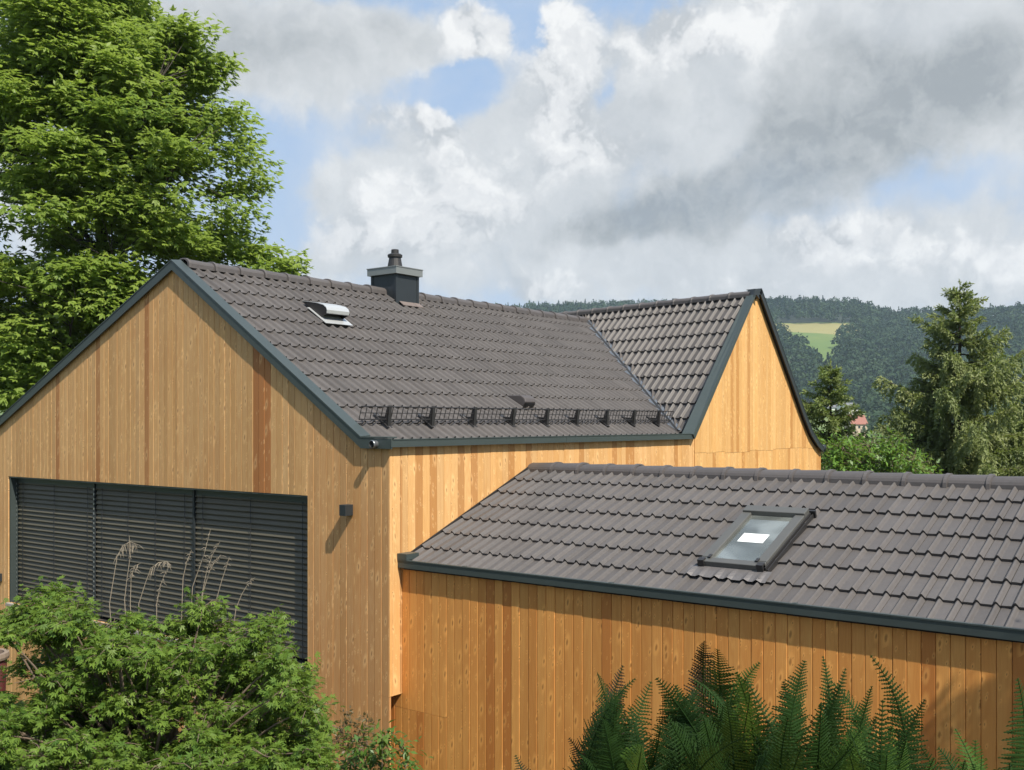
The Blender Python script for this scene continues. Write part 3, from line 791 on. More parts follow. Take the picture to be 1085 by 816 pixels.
boards(mb, (0, YC + 0.022, 0), (1, 0, 0), (0, -1, 0), XW1 + 0.001, xr, 0.100, lambda u: -2.2, lambda u: joint(u) - 0.004, uoff=20.0)
mb.build('cross_gable_base', M['wood_gable'], house)
mb = MB()
mb.prism([(XW1 - 0.1, YC + 0.026, -2.2), (xr - 0.02, YC + 0.026, -2.2), (xr - 0.02, YC + 0.026, -0.58), (APX.x, YC + 0.026, APX.z - 0.12), (XW1 - 0.1, YC + 0.026, -0.27)], (0, 0.12, 0))
mb.prism([(xr - 0.02, YC + 0.03, zb), (xr - 0.02, 15.5, zb), (xr - 0.02, 15.5, -0.58), (xr - 0.02, YC + 0.03, -0.58)], (-0.1, 0, 0))
mb.build('cross_wall_core', M['backing'], house)

# ------------------------------------------------------------------ wide window with blinds
RX = XF + 0.115
mb = MB(); mb.face([(RX + 0.06, WY0 - 0.05, WZ0 - 0.05), (RX + 0.06, WY0 - 0.05, WZ1 + 0.05), (RX + 0.06, WY1 + 0.05, WZ1 + 0.05), (RX + 0.06, WY1 + 0.05, WZ0 - 0.05)])
win = mb.build('window', M['dark_glass'], house)
mb = MB()
mb.box(XF + 0.004, RX + 0.05, WY1 - 0.02, WY1 - 0.001, WZ0, WZ1 - 0.001)
mb.box(XF + 0.004, RX + 0.05, WY0 + 0.001, WY0 + 0.02, WZ0, WZ1 - 0.001)
mb.box(XF + 0.004, RX + 0.05, WY0 + 0.021, WY1 - 0.021, WZ1 - 0.02, WZ1 - 0.001)
mb.box(RX - 0.01, RX + 0.05, WY0 + 0.021, WY1 - 0.021, WZ1 - 0.09, WZ1 - 0.021)
mb.build('frame', M['trim'], win)
splits = [WY0 + 0.03, on_x(207, 560, RX).y, on_x(102, 560, RX).y, WY1 - 0.03]
for k in range(3):
    y0, y1 = splits[k] + 0.008, splits[k + 1] - 0.008
    mb = MB(); z = WZ1 - 0.10; rr = random.Random(k)
    while z > WZ0 + 0.03:
        t0 = rr.uniform(-0.004, 0.004); sag = rr.uniform(-0.003, 0.003)
        prof = [(-0.017 + t0 * .5, -0.002), (-0.014 + t0 * .5, -0.010), (-0.008, 0.006), (0.002, 0.030), (0.010, 0.048), (0.015, 0.053)]
        for (xa, za), (xb, zb2) in zip(prof[:-1], prof[1:]):
            mb.face([(RX + xa, y0, z + za), (RX + xa, y1, z + za + sag), (RX + xb, y1, z + zb2 + sag), (RX + xb, y0, z + zb2)][::-1])
        z -= 0.0625
    z = WZ1 - 0.12
    while z > WZ0 + 0.05:
        for y in ([y1 + 0.003] if k == 1 else [y0 + 0.0, y1 - 0.004] if k == 2 else []):
            x_ = RX - 0.034
            mb.face([(x_, y - 0.006, z), (x_, y - 0.006, z + 0.026), (x_, y + 0.006, z + 0.026), (x_, y + 0.006, z)][::-1], mi=1)  # pale tabs paint sun glints along the slat ends
        z -= 0.0625
    bl = mb.build('blind', [M['slat'], M['glint']], win)
    n = 3 if k != 1 else 4
    for i in range(n):
        y = y0 + (y1 - y0) * (0.08 + 0.84 * i / (n - 1))
        mb = MB(); mb.box(RX - 0.024, RX - 0.021, y - 0.004, y + 0.004, WZ0 + 0.03, WZ1 - 0.08)
        mb.build('cord', M['cord'], bl)
for k, y in enumerate(splits[1:3]):
    mb = MB()
    w = 0.016 if k == 0 else 0.005
    mb.box(RX - 0.030, RX - 0.004, y - w, y + w, WZ0, WZ1 - 0.022)
    mb.build('guide_rail', M['trim_dark'], win)
mb = MB(); mb.box(XF - 0.05, RX + 0.05, WY0 - 0.02, WY1 + 0.02, WZ0 - 0.05, WZ0 - 0.003)
mb.build('sill', M['stone'], win, bevel=0.004)

# ------------------------------------------------------------------ things of the wall and roof that belong to the house
def wall_lamp(y, z):
    mb = MB(); mb.box(XF - 0.105, XF - 0.001, y - 0.045, y + 0.045, z - 0.055, z + 0.055)
    o = mb.build('wall_lamp', M['trim_dark'], None, bevel=0.003)
    return o
lp = on_x(367, 540.5, XF - 0.05)
l1 = wall_lamp(lp.y - 0.0, lp.z); tag(l1, 'small dark cube lamp on the larch wall right of the wide window', 'wall lamp')
l2p = on_x(-3, 612, XF - 0.05)
l2 = wall_lamp(l2p.y, l2p.z); tag(l2, 'dark wall lamp left of the wide window at the picture edge', 'wall lamp')

# chimney
CX0, CX1, CY0, CY1 = 10.60, 11.06, 10.25, 10.74
mb = MB()
mb.box(CX0, CX1, CY0, CY1, 1.35, 2.10)
for (xa, xb, ya, yb) in ((CX0 - 0.008, CX0 + 0.03, CY0 - 0.008, CY0 + 0.03), (CX1 - 0.03, CX1 + 0.008, CY0 - 0.008, CY0 + 0.03), (CX0 - 0.008, CX0 + 0.03, CY1 - 0.03, CY1 + 0.008)):
    mb.box(xa, xb, ya, yb, 1.36, 2.095)
chim = mb.build('chimney', M['trim_dark'], house)
mb = MB()
mb.box(CX0 - 0.045, CX1 + 0.045, CY0 - 0.045, CY1 + 0.045, 2.102, 2.195)
mb.box(CX0 - 0.052, CX1 + 0.052, CY0 - 0.052, CY1 + 0.052, 2.196, 2.208)
mb.build('cap', M['cap'], chim)
mb = MB()
mb.lathe(((CX0 + CX1) / 2, (CY0 + CY1) / 2, 2.2), [(0.118, 0), (0.110, 0.04), (0.088, 0.16), (0.086, 0.175), (0.106, 0.182), (0.108, 0.215), (0.090, 0.228), (0.056, 0.240), (0.054, 0.292), (0.046, 0.295), (0.0, 0.295)])
mb.build('pot', M['steel_dark'], chim, smooth=False)
mb = MB()
cz = z_main(CY0 - 0.13) + 0.05
for xa, xb in ((CX0 + 0.06, CX0 + 0.34), (CX0 + 0.345, CX1 + 0.02)):
    mb.prism([(xa, CY0 - 0.085, cz + 0.025), (xb, CY0 - 0.085, cz + 0.025), (xb, CY0 - 0.005, cz + 0.083), (xa, CY0 - 0.005, cz + 0.083)], (0, 0, 0.008))
mb.build('flashing', M['copper_pink'], chim)

def RP(x, y, h=0.0):
    return Vector((x, y, z_main(y))) + nr * h
def s_of(y): return (y - YE) / c_
# metal roof ventilator with a curved cowl
q = on_plane(354, 343, (0, YE, z_main(YE) + 0.05), nr)
vx, vy = q.x + 0.06, q.y
mb = MB(); B = RP(vx, vy, 0.0); W2 = 0.185
mb.prism([B + eu * -0.22 + nr * 0.05, B + eu * 0.23 + nr * 0.05, B + eu * 0.23 + es * 0.40 + nr * 0.045, B + eu * -0.22 + es * 0.40 + nr * 0.045], nr * 0.006)
vent = mb.build('roof_ventilator', M['alu'], house)
mb = MB()
prof = [(0.56, 0.05), (0.42, 0.115), (0.30, 0.165), (0.20, 0.195), (0.14, 0.195), (0.105, 0.175), (0.09, 0.14)]
for k in range(len(prof) - 1):
    (sa_, ha_), (sb_, hb_) = prof[k], prof[k + 1]
    mb.prism([B + eu * -W2 + es * sa_ + nr * ha_, B + eu * W2 + es * sa_ + nr * ha_, B + eu * W2 + es * sb_ + nr * hb_, B + eu * -W2 + es * sb_ + nr * hb_], nr * 0.008)
mb.build('cowl', M['alu'], vent)
mb = MB()
for sx in (-W2 + 0.004, W2 - 0.010):
    mb.prism([B + eu * sx + es * s0_ + nr * h0_ for s0_, h0_ in ([(0.56, 0.045), (0.16, 0.045)] + [(a0, b0 - 0.002) for a0, b0 in prof[::-1]])], eu * 0.006)
mb.prism([B + eu * (-W2 + .02) + es * 0.20 + nr * 0.05, B + eu * (W2 - .02) + es * 0.20 + nr * 0.05, B + eu * (W2 - .02) + es * 0.22 + nr * 0.19, B + eu * (-W2 + .02) + es * 0.22 + nr * 0.19], es * 0.01)
mb.build('louvre', M['steel_dark'], vent)
# small tile vent
q = on_plane(558, 431, (0, YE, z_main(YE) + 0.03), nr)
B = RP(q.x, q.y)
mb = MB()
mb.prism([B + eu * -0.12 + nr * 0.0, B + eu * -0.12 + nr * 0.115 - es * 0.015, B + eu * -0.12 + es * 0.03 + nr * 0.145, B + eu * -0.12 + es * 0.10 + nr * 0.145, B + eu * -0.12 + es * 0.30 + nr * 0.02], eu * 0.22)
tv_ = mb.build('tile_vent', M['plastic_dark'], house, bevel=0.012)
mb = MB()
mb.prism([B + eu * -0.095 + nr * 0.04 - es * 0.012, B + eu * 0.095 + nr * 0.04 - es * 0.012, B + eu * 0.095 + nr * 0.10 - es * 0.018, B + eu * -0.095 + nr * 0.10 - es * 0.018], es * -0.004)
mb.build('vent_mouth', M['steel_dark'], tv_)

# snow guard
SY = on_plane(404, 449.5, (0, YE, z_main(YE) + 0.03), nr).y
sg = MB()
def sgx(u): return on_plane(u, 446, (0, YE, z_main(YE) + 0.03), nr).x
xs0, xs1 = 7.30, sgx(706)
def GP(x, h): return RP(x, SY) + Vector((0, -0.30 * h, h))
H0, H1 = 0.08, 0.21
for h in (H0, H1): sg.tube([GP(xs0, h), GP(xs1, h)], 0.0075, 6)
sg.tube([GP(xs0, (H0 + H1) / 2), GP(xs1, (H0 + H1) / 2)], 0.0045, 5)
n = int((xs1 - xs0) / 0.075)
for i in range(n + 1):
    x = xs0 + (xs1 - xs0) * i / n
    sg.tube([GP(x, H0), GP(x, H1)], 0.0048, 5, cap=False)
sgo = sg.build('snow_guard', M['steel_dark'], house)
for x in [sgx(q_) for q_ in (403.5, 450, 494.6, 536, 572, 604, 635.8, 664.5, 690.7)]:
    mb = MB()
    p = RP(x, SY)
    tp = GP(x, H1) + Vector((0, 0.0, 0.012))
    mb.prism([p - es * 0.03 + nr * 0.03, p + es * 0.17 + nr * 0.032, p + es * 0.12 + nr * 0.06, GP(x, H0 + 0.03) + Vector((0, 0.03, 0)), tp + Vector((0, 0.02, 0)), tp], eu * 0.010)
    mb.prism([p - es * 0.04 + nr * 0.028, p - es * 0.028 + nr * 0.028, tp + Vector((0, 0.004, 0.002)), tp + Vector((0, -0.006, 0.002))], eu * 0.042)
    mb.prism([p - eu * 0.02 - es * 0.06 + nr * 0.030, p + eu * 0.05 - es * 0.06 + nr * 0.030, p + eu * 0.05 + es * 0.2 + nr * 0.036, p - eu * 0.02 + es * 0.2 + nr * 0.036], nr * 0.006)
    mb.build('bracket', M['steel_dark'], sgo)

# ------------------------------------------------------------------ annex
annex = thing('timber_annex', 'low larch-clad annex in front with dark tiled roof and one roof window', 'annex', (8.4, 3.0, GROUND_H))
mb = MB()
JA = {}
def jz(u):
    k_ = floor(u / 0.106)
    return -2.83 if 6.55 < u else -9
boards(mb, (XA + 0.022, 0, 0), (0, 1, 0), (-1, 0, 0), YB, YS + 0.28, 0.0965, lambda u: (-2.80 if u > 6.4650 else GROUND_H - 0.2), lambda u: (-1.385 if u < YS + 0.0003 else ZSP - 0.002))
boards(mb, (XA + 0.022, 0, 0), (0, 1, 0), (-1, 0, 0), 6.4655, YS + 0.28, 0.0965, lambda u: GROUND_H - 0.2, lambda u: -2.803, uoff=8.9745)
mb.build('wall', M['wood_annex'], annex)
mb = MB()
mb.box(XA + 0.026, XA + 0.14, YB, YS + 0.02, zb, -1.42)
mb.box(XA + 0.026, XA + 0.14, YS + 0.021, YS + 0.30, zb, ZSP - 0.003)
mb.box(XA + 0.15, 11.6, YB, YB + 0.1, zb, -1.45)
mb.box(11.6, 11.7, YB, YS - 0.01, zb, -1.45)
mb.build('wall_core', M['backing'], annex)
ac, as_ = 1 / sqrt(1 + SA * SA), SA / sqrt(1 + SA * SA)
aes = Vector((ac, 0, as_)); anr = Vector((-as_, 0, ac)); aeu = Vector((0, -1, 0))
AO = Vector((XAG + 0.03, 0, ZAE))
LA = (XAR - XAG - 0.03) / ac
# roof window: corners on the roof plane
def apl(u, v, h=0.03): return on_plane(u, v, AO + anr * h, anr)
def a_us(p): 
    w = p - AO
    return (-w.y, w.dot(aes))
SKc = [a_us(apl(*c)) for c in ((742, 600), (812, 607), (862, 545), (789, 541))]
sk_u0 = (SKc[0][0] + SKc[3][0]) / 2; sk_u1 = (SKc[1][0] + SKc[2][0]) / 2
sk_s0 = (SKc[0][1] + SKc[1][1]) / 2; sk_s1 = (SKc[2][1] + SKc[3][1]) / 2
mb = MB()
def skip(u, s): return sk_u0 + 0.02 < u < sk_u1 - 0.02 and sk_s0 - 0.0 < s < sk_s1 - 0.06
tile_roof(mb, AO, aeu, aes, anr, -(YS - 0.02), -YB, LA - 0.07, 7, 0.1235, amp=0.028, lift=0.019, seed=15, skip=skip)
# far slope
ZB2 = ZAR - SA * 2.2
tile_roof(mb, Vector((XAR + 2.2, 0, ZB2)), Vector((0, 1, 0)), Vector((-ac, 0, as_)), Vector((as_, 0, ac)), YB, YS - 0.02, 2.2 / ac, 7, 0.1235, seed=16)
aro = mb.build('roof', M['tile'], annex)
mb = MB()
# deck with an opening under the roof window
def AP(u, s, h=0.0): return AO + aeu * u + aes * s + anr * h
U0, U1 = -(YS - 0.02), -YB
for (ua, ub, sa_, sb_) in ((U0, sk_u0 + 0.06, 0.01, LA), (sk_u1 - 0.06, U1, 0.01, LA), (sk_u0 + 0.061, sk_u1 - 0.061, 0.01, sk_s0 + 0.06), (sk_u0 + 0.061, sk_u1 - 0.061, sk_s1 - 0.06, LA)):
    mb.prism([AP(ua, sa_, -0.03), AP(ub, sa_, -0.03), AP(ub, sb_, -0.03), AP(ua, sb_, -0.03)], anr * -0.03)
mb.build('deck', M['backing'], aro)
mb = MB()
ridge_caps(mb, (XAR, YS - 0.01, ZAR + 0.055), (XAR, YB, ZAR + 0.055), 27, r=0.125, seed=9, reverse=True)
mb.build('ridge', M['ridge'], aro)
mb = MB()
mb.prism([AP(U0 - 0.018, 0.0, -0.02), AP(U0 - 0.018, LA + 0.02, -0.02), AP(U0 - 0.018, LA + 0.02, 0.045), AP(U0 - 0.018, 0.0, 0.045)], aeu * 0.014)
mb.build('wall_flashing', M['copper_pink'] if False else M['steel_dark'], aro)
# eave gutter
mb = MB()
mb.box(XAG, XAG + 0.012, YB, YS - 0.004, -1.420, -1.352)
mb.box(XAG - 0.006, XAG + 0.03, YB, YS - 0.004, -1.351, -1.341)
mb.box(XAG + 0.013, XA + 0.02, YB, YS - 0.004, -1.419, -1.409)
for y in (6.2, 4.6, 3.0): mb.box(XAG + 0.012, XAG + 0.05, y, y + 0.03, -1.35, -1.338)
mb.box(XAG - 0.008, XAG + 0.17, YS - 0.125, YS - 0.003, -1.340, -1.282)
mb.build('gutter', M['trim'], annex)
# roof window
def skbox(mb, ua, ub, sa_, sb_, h0, h1, mi=0):
    mb.prism([AP(ua, sa_, h0), AP(ub, sa_, h0), AP(ub, sb_, h0), AP(ua, sb_, h0)], anr * (h1 - h0), mi=mi)
mb = MB()
fw = 0.085
skbox(mb, sk_u0 + 0.02, sk_u1 - 0.02, sk_s0 - 0.00, sk_s0 + 0.075, 0.0, 0.085)
skbox(mb, sk_u0 + 0.02, sk_u1 - 0.02, sk_s1 - 0.14, sk_s1 - 0.03, 0.0, 0.105)
skbox(mb, sk_u0 + 0.02, sk_u0 + 0.02 + fw, sk_s0 + 0.076, sk_s1 - 0.141, 0.0, 0.088)
skbox(mb, sk_u1 - 0.02 - fw, sk_u1 - 0.02, sk_s0 + 0.076, sk_s1 - 0.141, 0.0, 0.088)
skl = mb.build('roof_window', M['window_grey'], annex, bevel=0.006)
mb = MB()
skbox(mb, sk_u0 + 0.106, sk_u1 - 0.106, sk_s0 + 0.077, sk_s1 - 0.142, 0.055, 0.060)
mb.build('pane', M['glass'], skl)
mb = MB()
for ua, ub in ((sk_u0 + 0.085, sk_u0 + 0.11), (sk_u1 - 0.11, sk_u1 - 0.085)):
    skbox(mb, ua, ub, sk_s0 + 0.05, sk_s0 + 0.10, 0.09, 0.100)
skbox(mb, sk_u0 + 0.02, sk_u0 + 0.075, sk_s0 - 0.012, sk_s0 + 0.04, 0.02, 0.098)
skbox(mb, sk_u1 - 0.075, sk_u1 - 0.02, sk_s0 - 0.012, sk_s0 + 0.04, 0.02, 0.098)
skbox(mb, sk_u1 - 0.016, sk_u1 - 0.006, sk_s0 + 0.01, sk_s1 - 0.04, 0.0, 0.065)
skbox(mb, sk_u1 + 0.004, sk_u1 + 0.012, sk_s0 + 0.01, sk_s1 - 0.02, 0.0, 0.05)
skbox(mb, sk_u0 + 0.006, sk_u0 + 0.016, sk_s0 + 0.01, sk_s1 - 0.04, 0.0, 0.055)
skbox(mb, sk_u0 + 0.0, sk_u1 + 0.03, sk_s1 - 0.028, sk_s1 - 0.005, 0.01, 0.075)
mb.build('gasket', M['steel_dark'], skl)
mb = MB()
nseg = 20
for i in range(nseg):
    u_a = sk_u0 - 0.05 + (sk_u1 - sk_u0 + 0.10) * i / nseg; u_b = sk_u0 - 0.05 + (sk_u1 - sk_u0 + 0.10) * (i + 1) / nseg
    def hgt(u, s):
        k_ = (sk_s0 - s) / 0.16
        ph = (u / 0.1235) % 1
        return 0.040 + k_ * (0.026 * (0.5 - 0.5 * cos(2 * pi * ph / 0.42)) ** 0.75 if ph < 0.42 else 0.0) - 0.014 * k_
    ss = [sk_s0 + 0.0, sk_s0 - 0.05, sk_s0 - 0.10, sk_s0 - 0.155]
    for a0, b0 in zip(ss[:-1], ss[1:]):
        mb.face([AP(u_a, b0, hgt(u_a, b0)), AP(u_b, b0, hgt(u_b, b0)), AP(u_b, a0, hgt(u_b, a0)), AP(u_a, a0, hgt(u_a, a0))])
mb.build('apron', M['lead'], skl)
mb = MB()
# shaft below the pane
sh = [AP(sk_u0 + 0.09, sk_s0 + 0.06, 0.03), AP(sk_u1 - 0.09, sk_s0 + 0.06, 0.03), AP(sk_u1 - 0.09, sk_s1 - 0.13, 0.03), AP(sk_u0 + 0.09, sk_s1 - 0.13, 0.03)]
for k in range(4):
    a0, b0 = sh[k], sh[(k + 1) % 4]
    mb.face([a0, b0, b0 + Vector((0, 0, -0.45)), a0 + Vector((0, 0, -0.45))][::-1])
mb.face([p + Vector((0, 0, -0.45)) for p in sh])
mb.build('shaft', M['room'], skl)
mb = MB()
um, sm = (sk_u0 + sk_u1) / 2, (sk_s0 + sk_s1) / 2
skbox(mb, um - 0.125, um + 0.105, sm - 0.11, sm + 0.045, 0.0605, 0.0615)
for k_ in range(9):
    ua_ = um - 0.095 + k_ * 0.019; va_ = sm - 0.055 + 0.010 * sin(k_ * 0.8) - 0.002 * k_
    skbox(mb, ua_, ua_ + 0.0185, va_, va_ + 0.006, 0.0616, 0.0619, mi=1)
skbox(mb, um + 0.05, um + 0.085, sm + 0.015, sm + 0.021, 0.0616, 0.0619, mi=1)
pap = mb.build('paper_notice', [M['paper'], M['ink']], skl)

# ------------------------------------------------------------------ ground and hills
def ground_z(x, y):
    f = FWD[0] * x + FWD[1] * y
    k = min(max((x - 2.4) / (6.0 - 2.4), 0), 1); k = k * k * (3 - 2 * k)
    z = -1.75 + (-2.2) * k
    if x > 19:
        z -= min((x - 19) * 0.30, 60 * 0.12)
    return z
def hill_z(r, az):
    # valley floor, village terrace, wooded rise
    pts = [(60, -9), (200, -20), (420, -12), (520, -7), (620, 3), (700, 11), (1220, 132), (1400, 140), (2000, 120), (3500, 60)]
    z = np.interp(r, [p[0] for p in pts], [p[1] for p in pts])
    sky = np.interp(np.degrees(az), [-60, -10, 0, 4, 8, 14, 16.5, 18.5, 20, 23, 27, 32, 60], [1.0, 0.93, 0.97, 1.0, 0.99, 1.0, 0.99, 0.95, 0.86, 0.84, 0.86, 0.88, 0.95])
    return np.where(r > 700, 11 + (z - 11) * sky, z)
ang = np.radians(np.linspace(-180, 180, 181))
rad = np.concatenate([np.linspace(0.2, 30, 40), np.linspace(34, 260, 30)])
V = []
for r_ in rad:
    for a_ in ang[:-1]:
        x = FWD[0] * cos(a_) * r_ + RGT[0] * sin(a_) * r_; y = FWD[1] * cos(a_) * r_ + RGT[1] * sin(a_) * r_
        g = ground_z(x, y) + 0.03 * sin(3.1 * x + y) * sin(2.3 * y)
        if r_ > 30:
            k = min((r_ - 30) / 60, 1); k = k * k * (3 - 2 * k)
            g = g * (1 - k) + float(hill_z(np.array(r_), np.array(a_))) * k
        V.append((x, y, g))
na = len(ang) - 1
F = [(i * na + j, i * na + (j + 1) % na, (i + 1) * na + (j + 1) % na, (i + 1) * na + j) for i in range(len(rad) - 1) for j in range(na)]
F = np.array(F)[:, ::-1]
tag(np_mesh('ground', np.array(V), F, np.zeros(len(V)), M['ground'], smooth=True), kind='structure')
def in_field(r, az, pad=0.0):
    d = math.degrees(az)
    # meadow clearing on the slope, narrowing downhill
    w0 = np.interp(r, [780, 930, 1010, 1090], [17.0, 15.6, 14.4, 14.0]); w1 = np.interp(r, [780, 940, 1010, 1060, 1090], [17.7, 17.4, 17.8, 18.6, 18.2])
    w = math.degrees(pad / r)
    return 850 - pad < r < 1090 + pad and w0 - w < d < w1 + w

ang = np.radians(np.concatenate([np.linspace(-180, -10, 171), np.linspace(-9.8, 38, 240), np.linspace(39, 180, 142)])); rad = np.concatenate([np.linspace(250, 700, 30), np.linspace(708, 1300, 75), np.linspace(1340, 4500, 30)])
A_, R_ = np.meshgrid(ang[:-1], rad)
Z_ = hill_z(R_, A_) + 2.0 * np.sin(R_ * 0.02 + A_ * 30) * np.clip((R_ - 500) / 300, 0, 1)
Z_ = np.where(R_ < 262, Z_ - 0.6, Z_)
V = np.stack([FWD[0] * np.cos(A_) * R_ + RGT[0] * np.sin(A_) * R_, FWD[1] * np.cos(A_) * R_ + RGT[1] * np.sin(A_) * R_, Z_], -1).reshape(-1, 3)
na = len(ang) - 1
I, J = np.meshgrid(np.arange(len(rad) - 1), np.arange(na), indexing='ij')
F = np.stack([I * na + J, (I + 1) * na + J, (I + 1) * na + (J + 1) % na, I * na + (J + 1) % na], -1).reshape(-1, 4)
gold = np.array([(0.0 if not in_field(r_, a_, 3) else 0.5 + min(max((r_ - 1015) / 40, 0), 0.5)) if r_ > 690 else 0.5 for r_, a_ in zip(R_.ravel(), A_.ravel())])
tag(np_mesh('hills', V, F, gold, M['hill'], smooth=True), kind='structure')

# the far woods: one mass of crowns
def far_woods():
    pos = []
    for _ in range(16000):
        az = radians(random.uniform(-8, 36)); r = sqrt(random.uniform(690 ** 2, 1300 ** 2))
        if math.degrees(az) < 7 and r < 1090: continue
        if in_field(r, az): continue
        pos.append((az, r))
    for _ in range(700):
        az = radians(random.uniform(18.9, 30)); pos.append((az, sqrt(random.uniform(500 ** 2, 700 ** 2))))
    for _ in range(60):
        az = radians(random.uniform(15, 18.9)); pos.append((az, random.uniform(665, 700)))
    # thin by spacing
    pos.sort(key=lambda q: random.random())
    grid = {}; keep = []
    for az, r in pos:
        x, y = r * sin(az), r * cos(az)
        key = (int(x // 8), int(y // 8))
        if any((x - a) ** 2 + (y - b) ** 2 < 60 for i in (-1, 0, 1) for j in (-1, 0, 1) for a, b in grid.get((key[0] + i, key[1] + j), [])): continue
        grid.setdefault(key, []).append((x, y)); keep.append((az, r))
    P, D, N, S, R = [], [], [], [], []
    parts = []
    for az, r in keep:
        fx, rx = r * cos(az), r * sin(az)
        x, y = FWD[0] * fx + RGT[0] * rx, FWD[1] * fx + RGT[1] * rx
        z = float(hill_z(np.array(r), np.array(az)))
        con = random.random() < (0.55 if r > 1120 else 0.12)
        n = 90
        if con:
            h = random.uniform(9, 14); w = h * 0.22
            tt = rng.random(n) ** 0.7; an = rng.random(n) * 2 * pi
            rr_ = w * (tt) * 1.0
            p = np.stack([rr_ * np.cos(an), rr_ * np.sin(an), h * (1 - tt)], 1); nm = np.stack([np.cos(an), np.sin(an), np.full(n, 0.5)], 1); sz = 1.4
            rb = 0.1
        else:
            h = random.uniform(9, 15); w = random.uniform(4.8, 7.5)
            v = unit(rng.normal(size=(n, 3))); v[:, 2] = np.abs(v[:, 2]) * 1.0 - 0.15
            lump = 1 + 0.22 * np.sin(v[:, :1] * 5 + random.random() * 9) * np.sin(v[:, 1:2] * 5 + random.random() * 9)
            p = v * np.array([w, w, h * 0.55]) * lump * (0.75 + 0.3 * rng.random((n, 1))) + np.array([0, 0, h * 0.45]); nm = v.copy(); sz = 2.0
            rb = random.random() ** 1.3
        nm = unit(nm + 0.18 * rng.normal(size=(n, 3)))
        P.append(p + np.array([x, y, z])); N.append(nm); D.append(rng.normal(size=(n, 3)))
        S.append(sz * (0.6 + 0.7 * rng.random(n))); R.append(np.clip(rb + 0.14 * (rng.random(n) - 0.5), 0, 1))
    tv = [(-0.5, -0.35, -.1), (0.1, -0.5, 0.05), (0.55, 0.0, -.08), (0.0, 0.5, 0.05)]
    V, F, Rr = scatter(tv, [(0, 1, 2, 3)], np.concatenate(P), np.concatenate(D), np.concatenate(N), np.concatenate(S), np.concatenate(R))
    return tag(np_mesh('distant_woods', V, F, Rr, M['forest']), kind='stuff')
far_woods()

def far_house(name, u, v, t, w, dpt, wall_h, roof_h, mw, mr, label, yaw=0.5):
    base = at(u, v, t)
    h = thing(name, label, 'house', base)
    ex = Vector((cos(yaw), sin(yaw), 0)); ey = Vector((-sin(yaw), cos(yaw), 0))
    mb = MB(); mb.prism([base - ex * w / 2 - ey * dpt / 2 - Vector((0, 0, 6)), base + ex * w / 2 - ey * dpt / 2 - Vector((0, 0, 6)), base + ex * w / 2 + ey * dpt / 2 - Vector((0, 0, 6)), base - ex * w / 2 + ey * dpt / 2 - Vector((0, 0, 6))], (0, 0, wall_h + 6))
    for s in (-1, 1):
        a0 = base + ex * s * (w / 2 - 0.02)
        mb.prism([a0 - ey * dpt / 2 + Vector((0, 0, wall_h)), a0 + ey * dpt / 2 + Vector((0, 0, wall_h)), a0 + Vector((0, 0, wall_h + roof_h))], ex * -s * 0.2)
    wo = mb.build('wall', mw, h)
    mb = MB()
    for s in (-1, 1):
        e0 = base - ex * (w / 2 + 0.4) + ey * s * (dpt / 2 + 0.5) + Vector((0, 0, wall_h - 0.3)); r0 = base - ex * (w / 2 + 0.4) + Vector((0, 0, wall_h + roof_h))
        mb.prism([e0, r0, r0 + ex * (w + 0.8), e0 + ex * (w + 0.8)], (0, 0, 0.25))
    mb.build('roof', mr, h)
    for k in range(3):
        mb = MB(); c0 = base + ex * (w * (k - 1) * 0.3) - ey * (dpt / 2 + 0.03) + Vector((0, 0, wall_h * 0.5))
        mb.prism([c0 - ex * 0.5 - Vector((0, 0, .6)), c0 + ex * 0.5 - Vector((0, 0, .6)), c0 + ex * 0.5 + Vector((0, 0, .6)), c0 - ex * 0.5 + Vector((0, 0, .6))], ey * 0.05)
        mb.build('window', M['dark_glass'], h)
    return h
YW = math.atan2(RGT[1], RGT[0])
far_house('village_house', 906.5, 456, 480, 7.5, 8, 3.0, 4.0, M['render_tan'], M['red_roof'], 'far village house with a red roof between the conifers', YW + 0.1)
far_house('village_house', 884, 436, 640, 10, 9, 2.5, 2.2, M['render_white'], M['grey_roof'], 'far long white building left of another beyond the red roof', YW - 0.1)
far_house('village_house', 898, 437, 600, 8, 9, 3.6, 1.8, M['render_white'], M['grey_roof'], 'far white building just above the red roof in the valley', YW + 0.3)

# ------------------------------------------------------------------ trees
LEAFLET = [(0, 0, 0), (0.35, 0.20, 0.04), (0.75, 0.15, 0.03), (1.0, 0, -0.10), (0.75, -0.15, 0.03), (0.35, -0.20, 0.04), (0.5, 0, -0.02)]
LEAFLET_F = [(0, 6, 1, 1), (1, 6, 3, 2), (0, 5, 6, 6), (5, 4, 3, 6)]
LF2 = [(0.0, 0.0, 0.0), (0.45, 0.21, 0.05), (1.0, 0.0, -0.08), (0.45, -0.21, 0.05)]
LF2_F = [(0, 3, 2, 1)]

def limb(mb, a, b, r0, r1, bend=0.15, n=6, rr=random):
    a, b = Vector(a), Vector(b); d = b - a; L = d.length
    off = Vector((rr.uniform(-1, 1), rr.uniform(-1, 1), rr.uniform(-0.3, 0.6))) * bend * L
    pts = []; rads = []
    for i in range(n + 1):
        t = i / n
        pts.append(a + d * t + off * (4 * t * (1 - t)) * 0.5); rads.append(r0 + (r1 - r0) * t)
    mb.tube(pts, rads, 7, cap=True)
    return pts

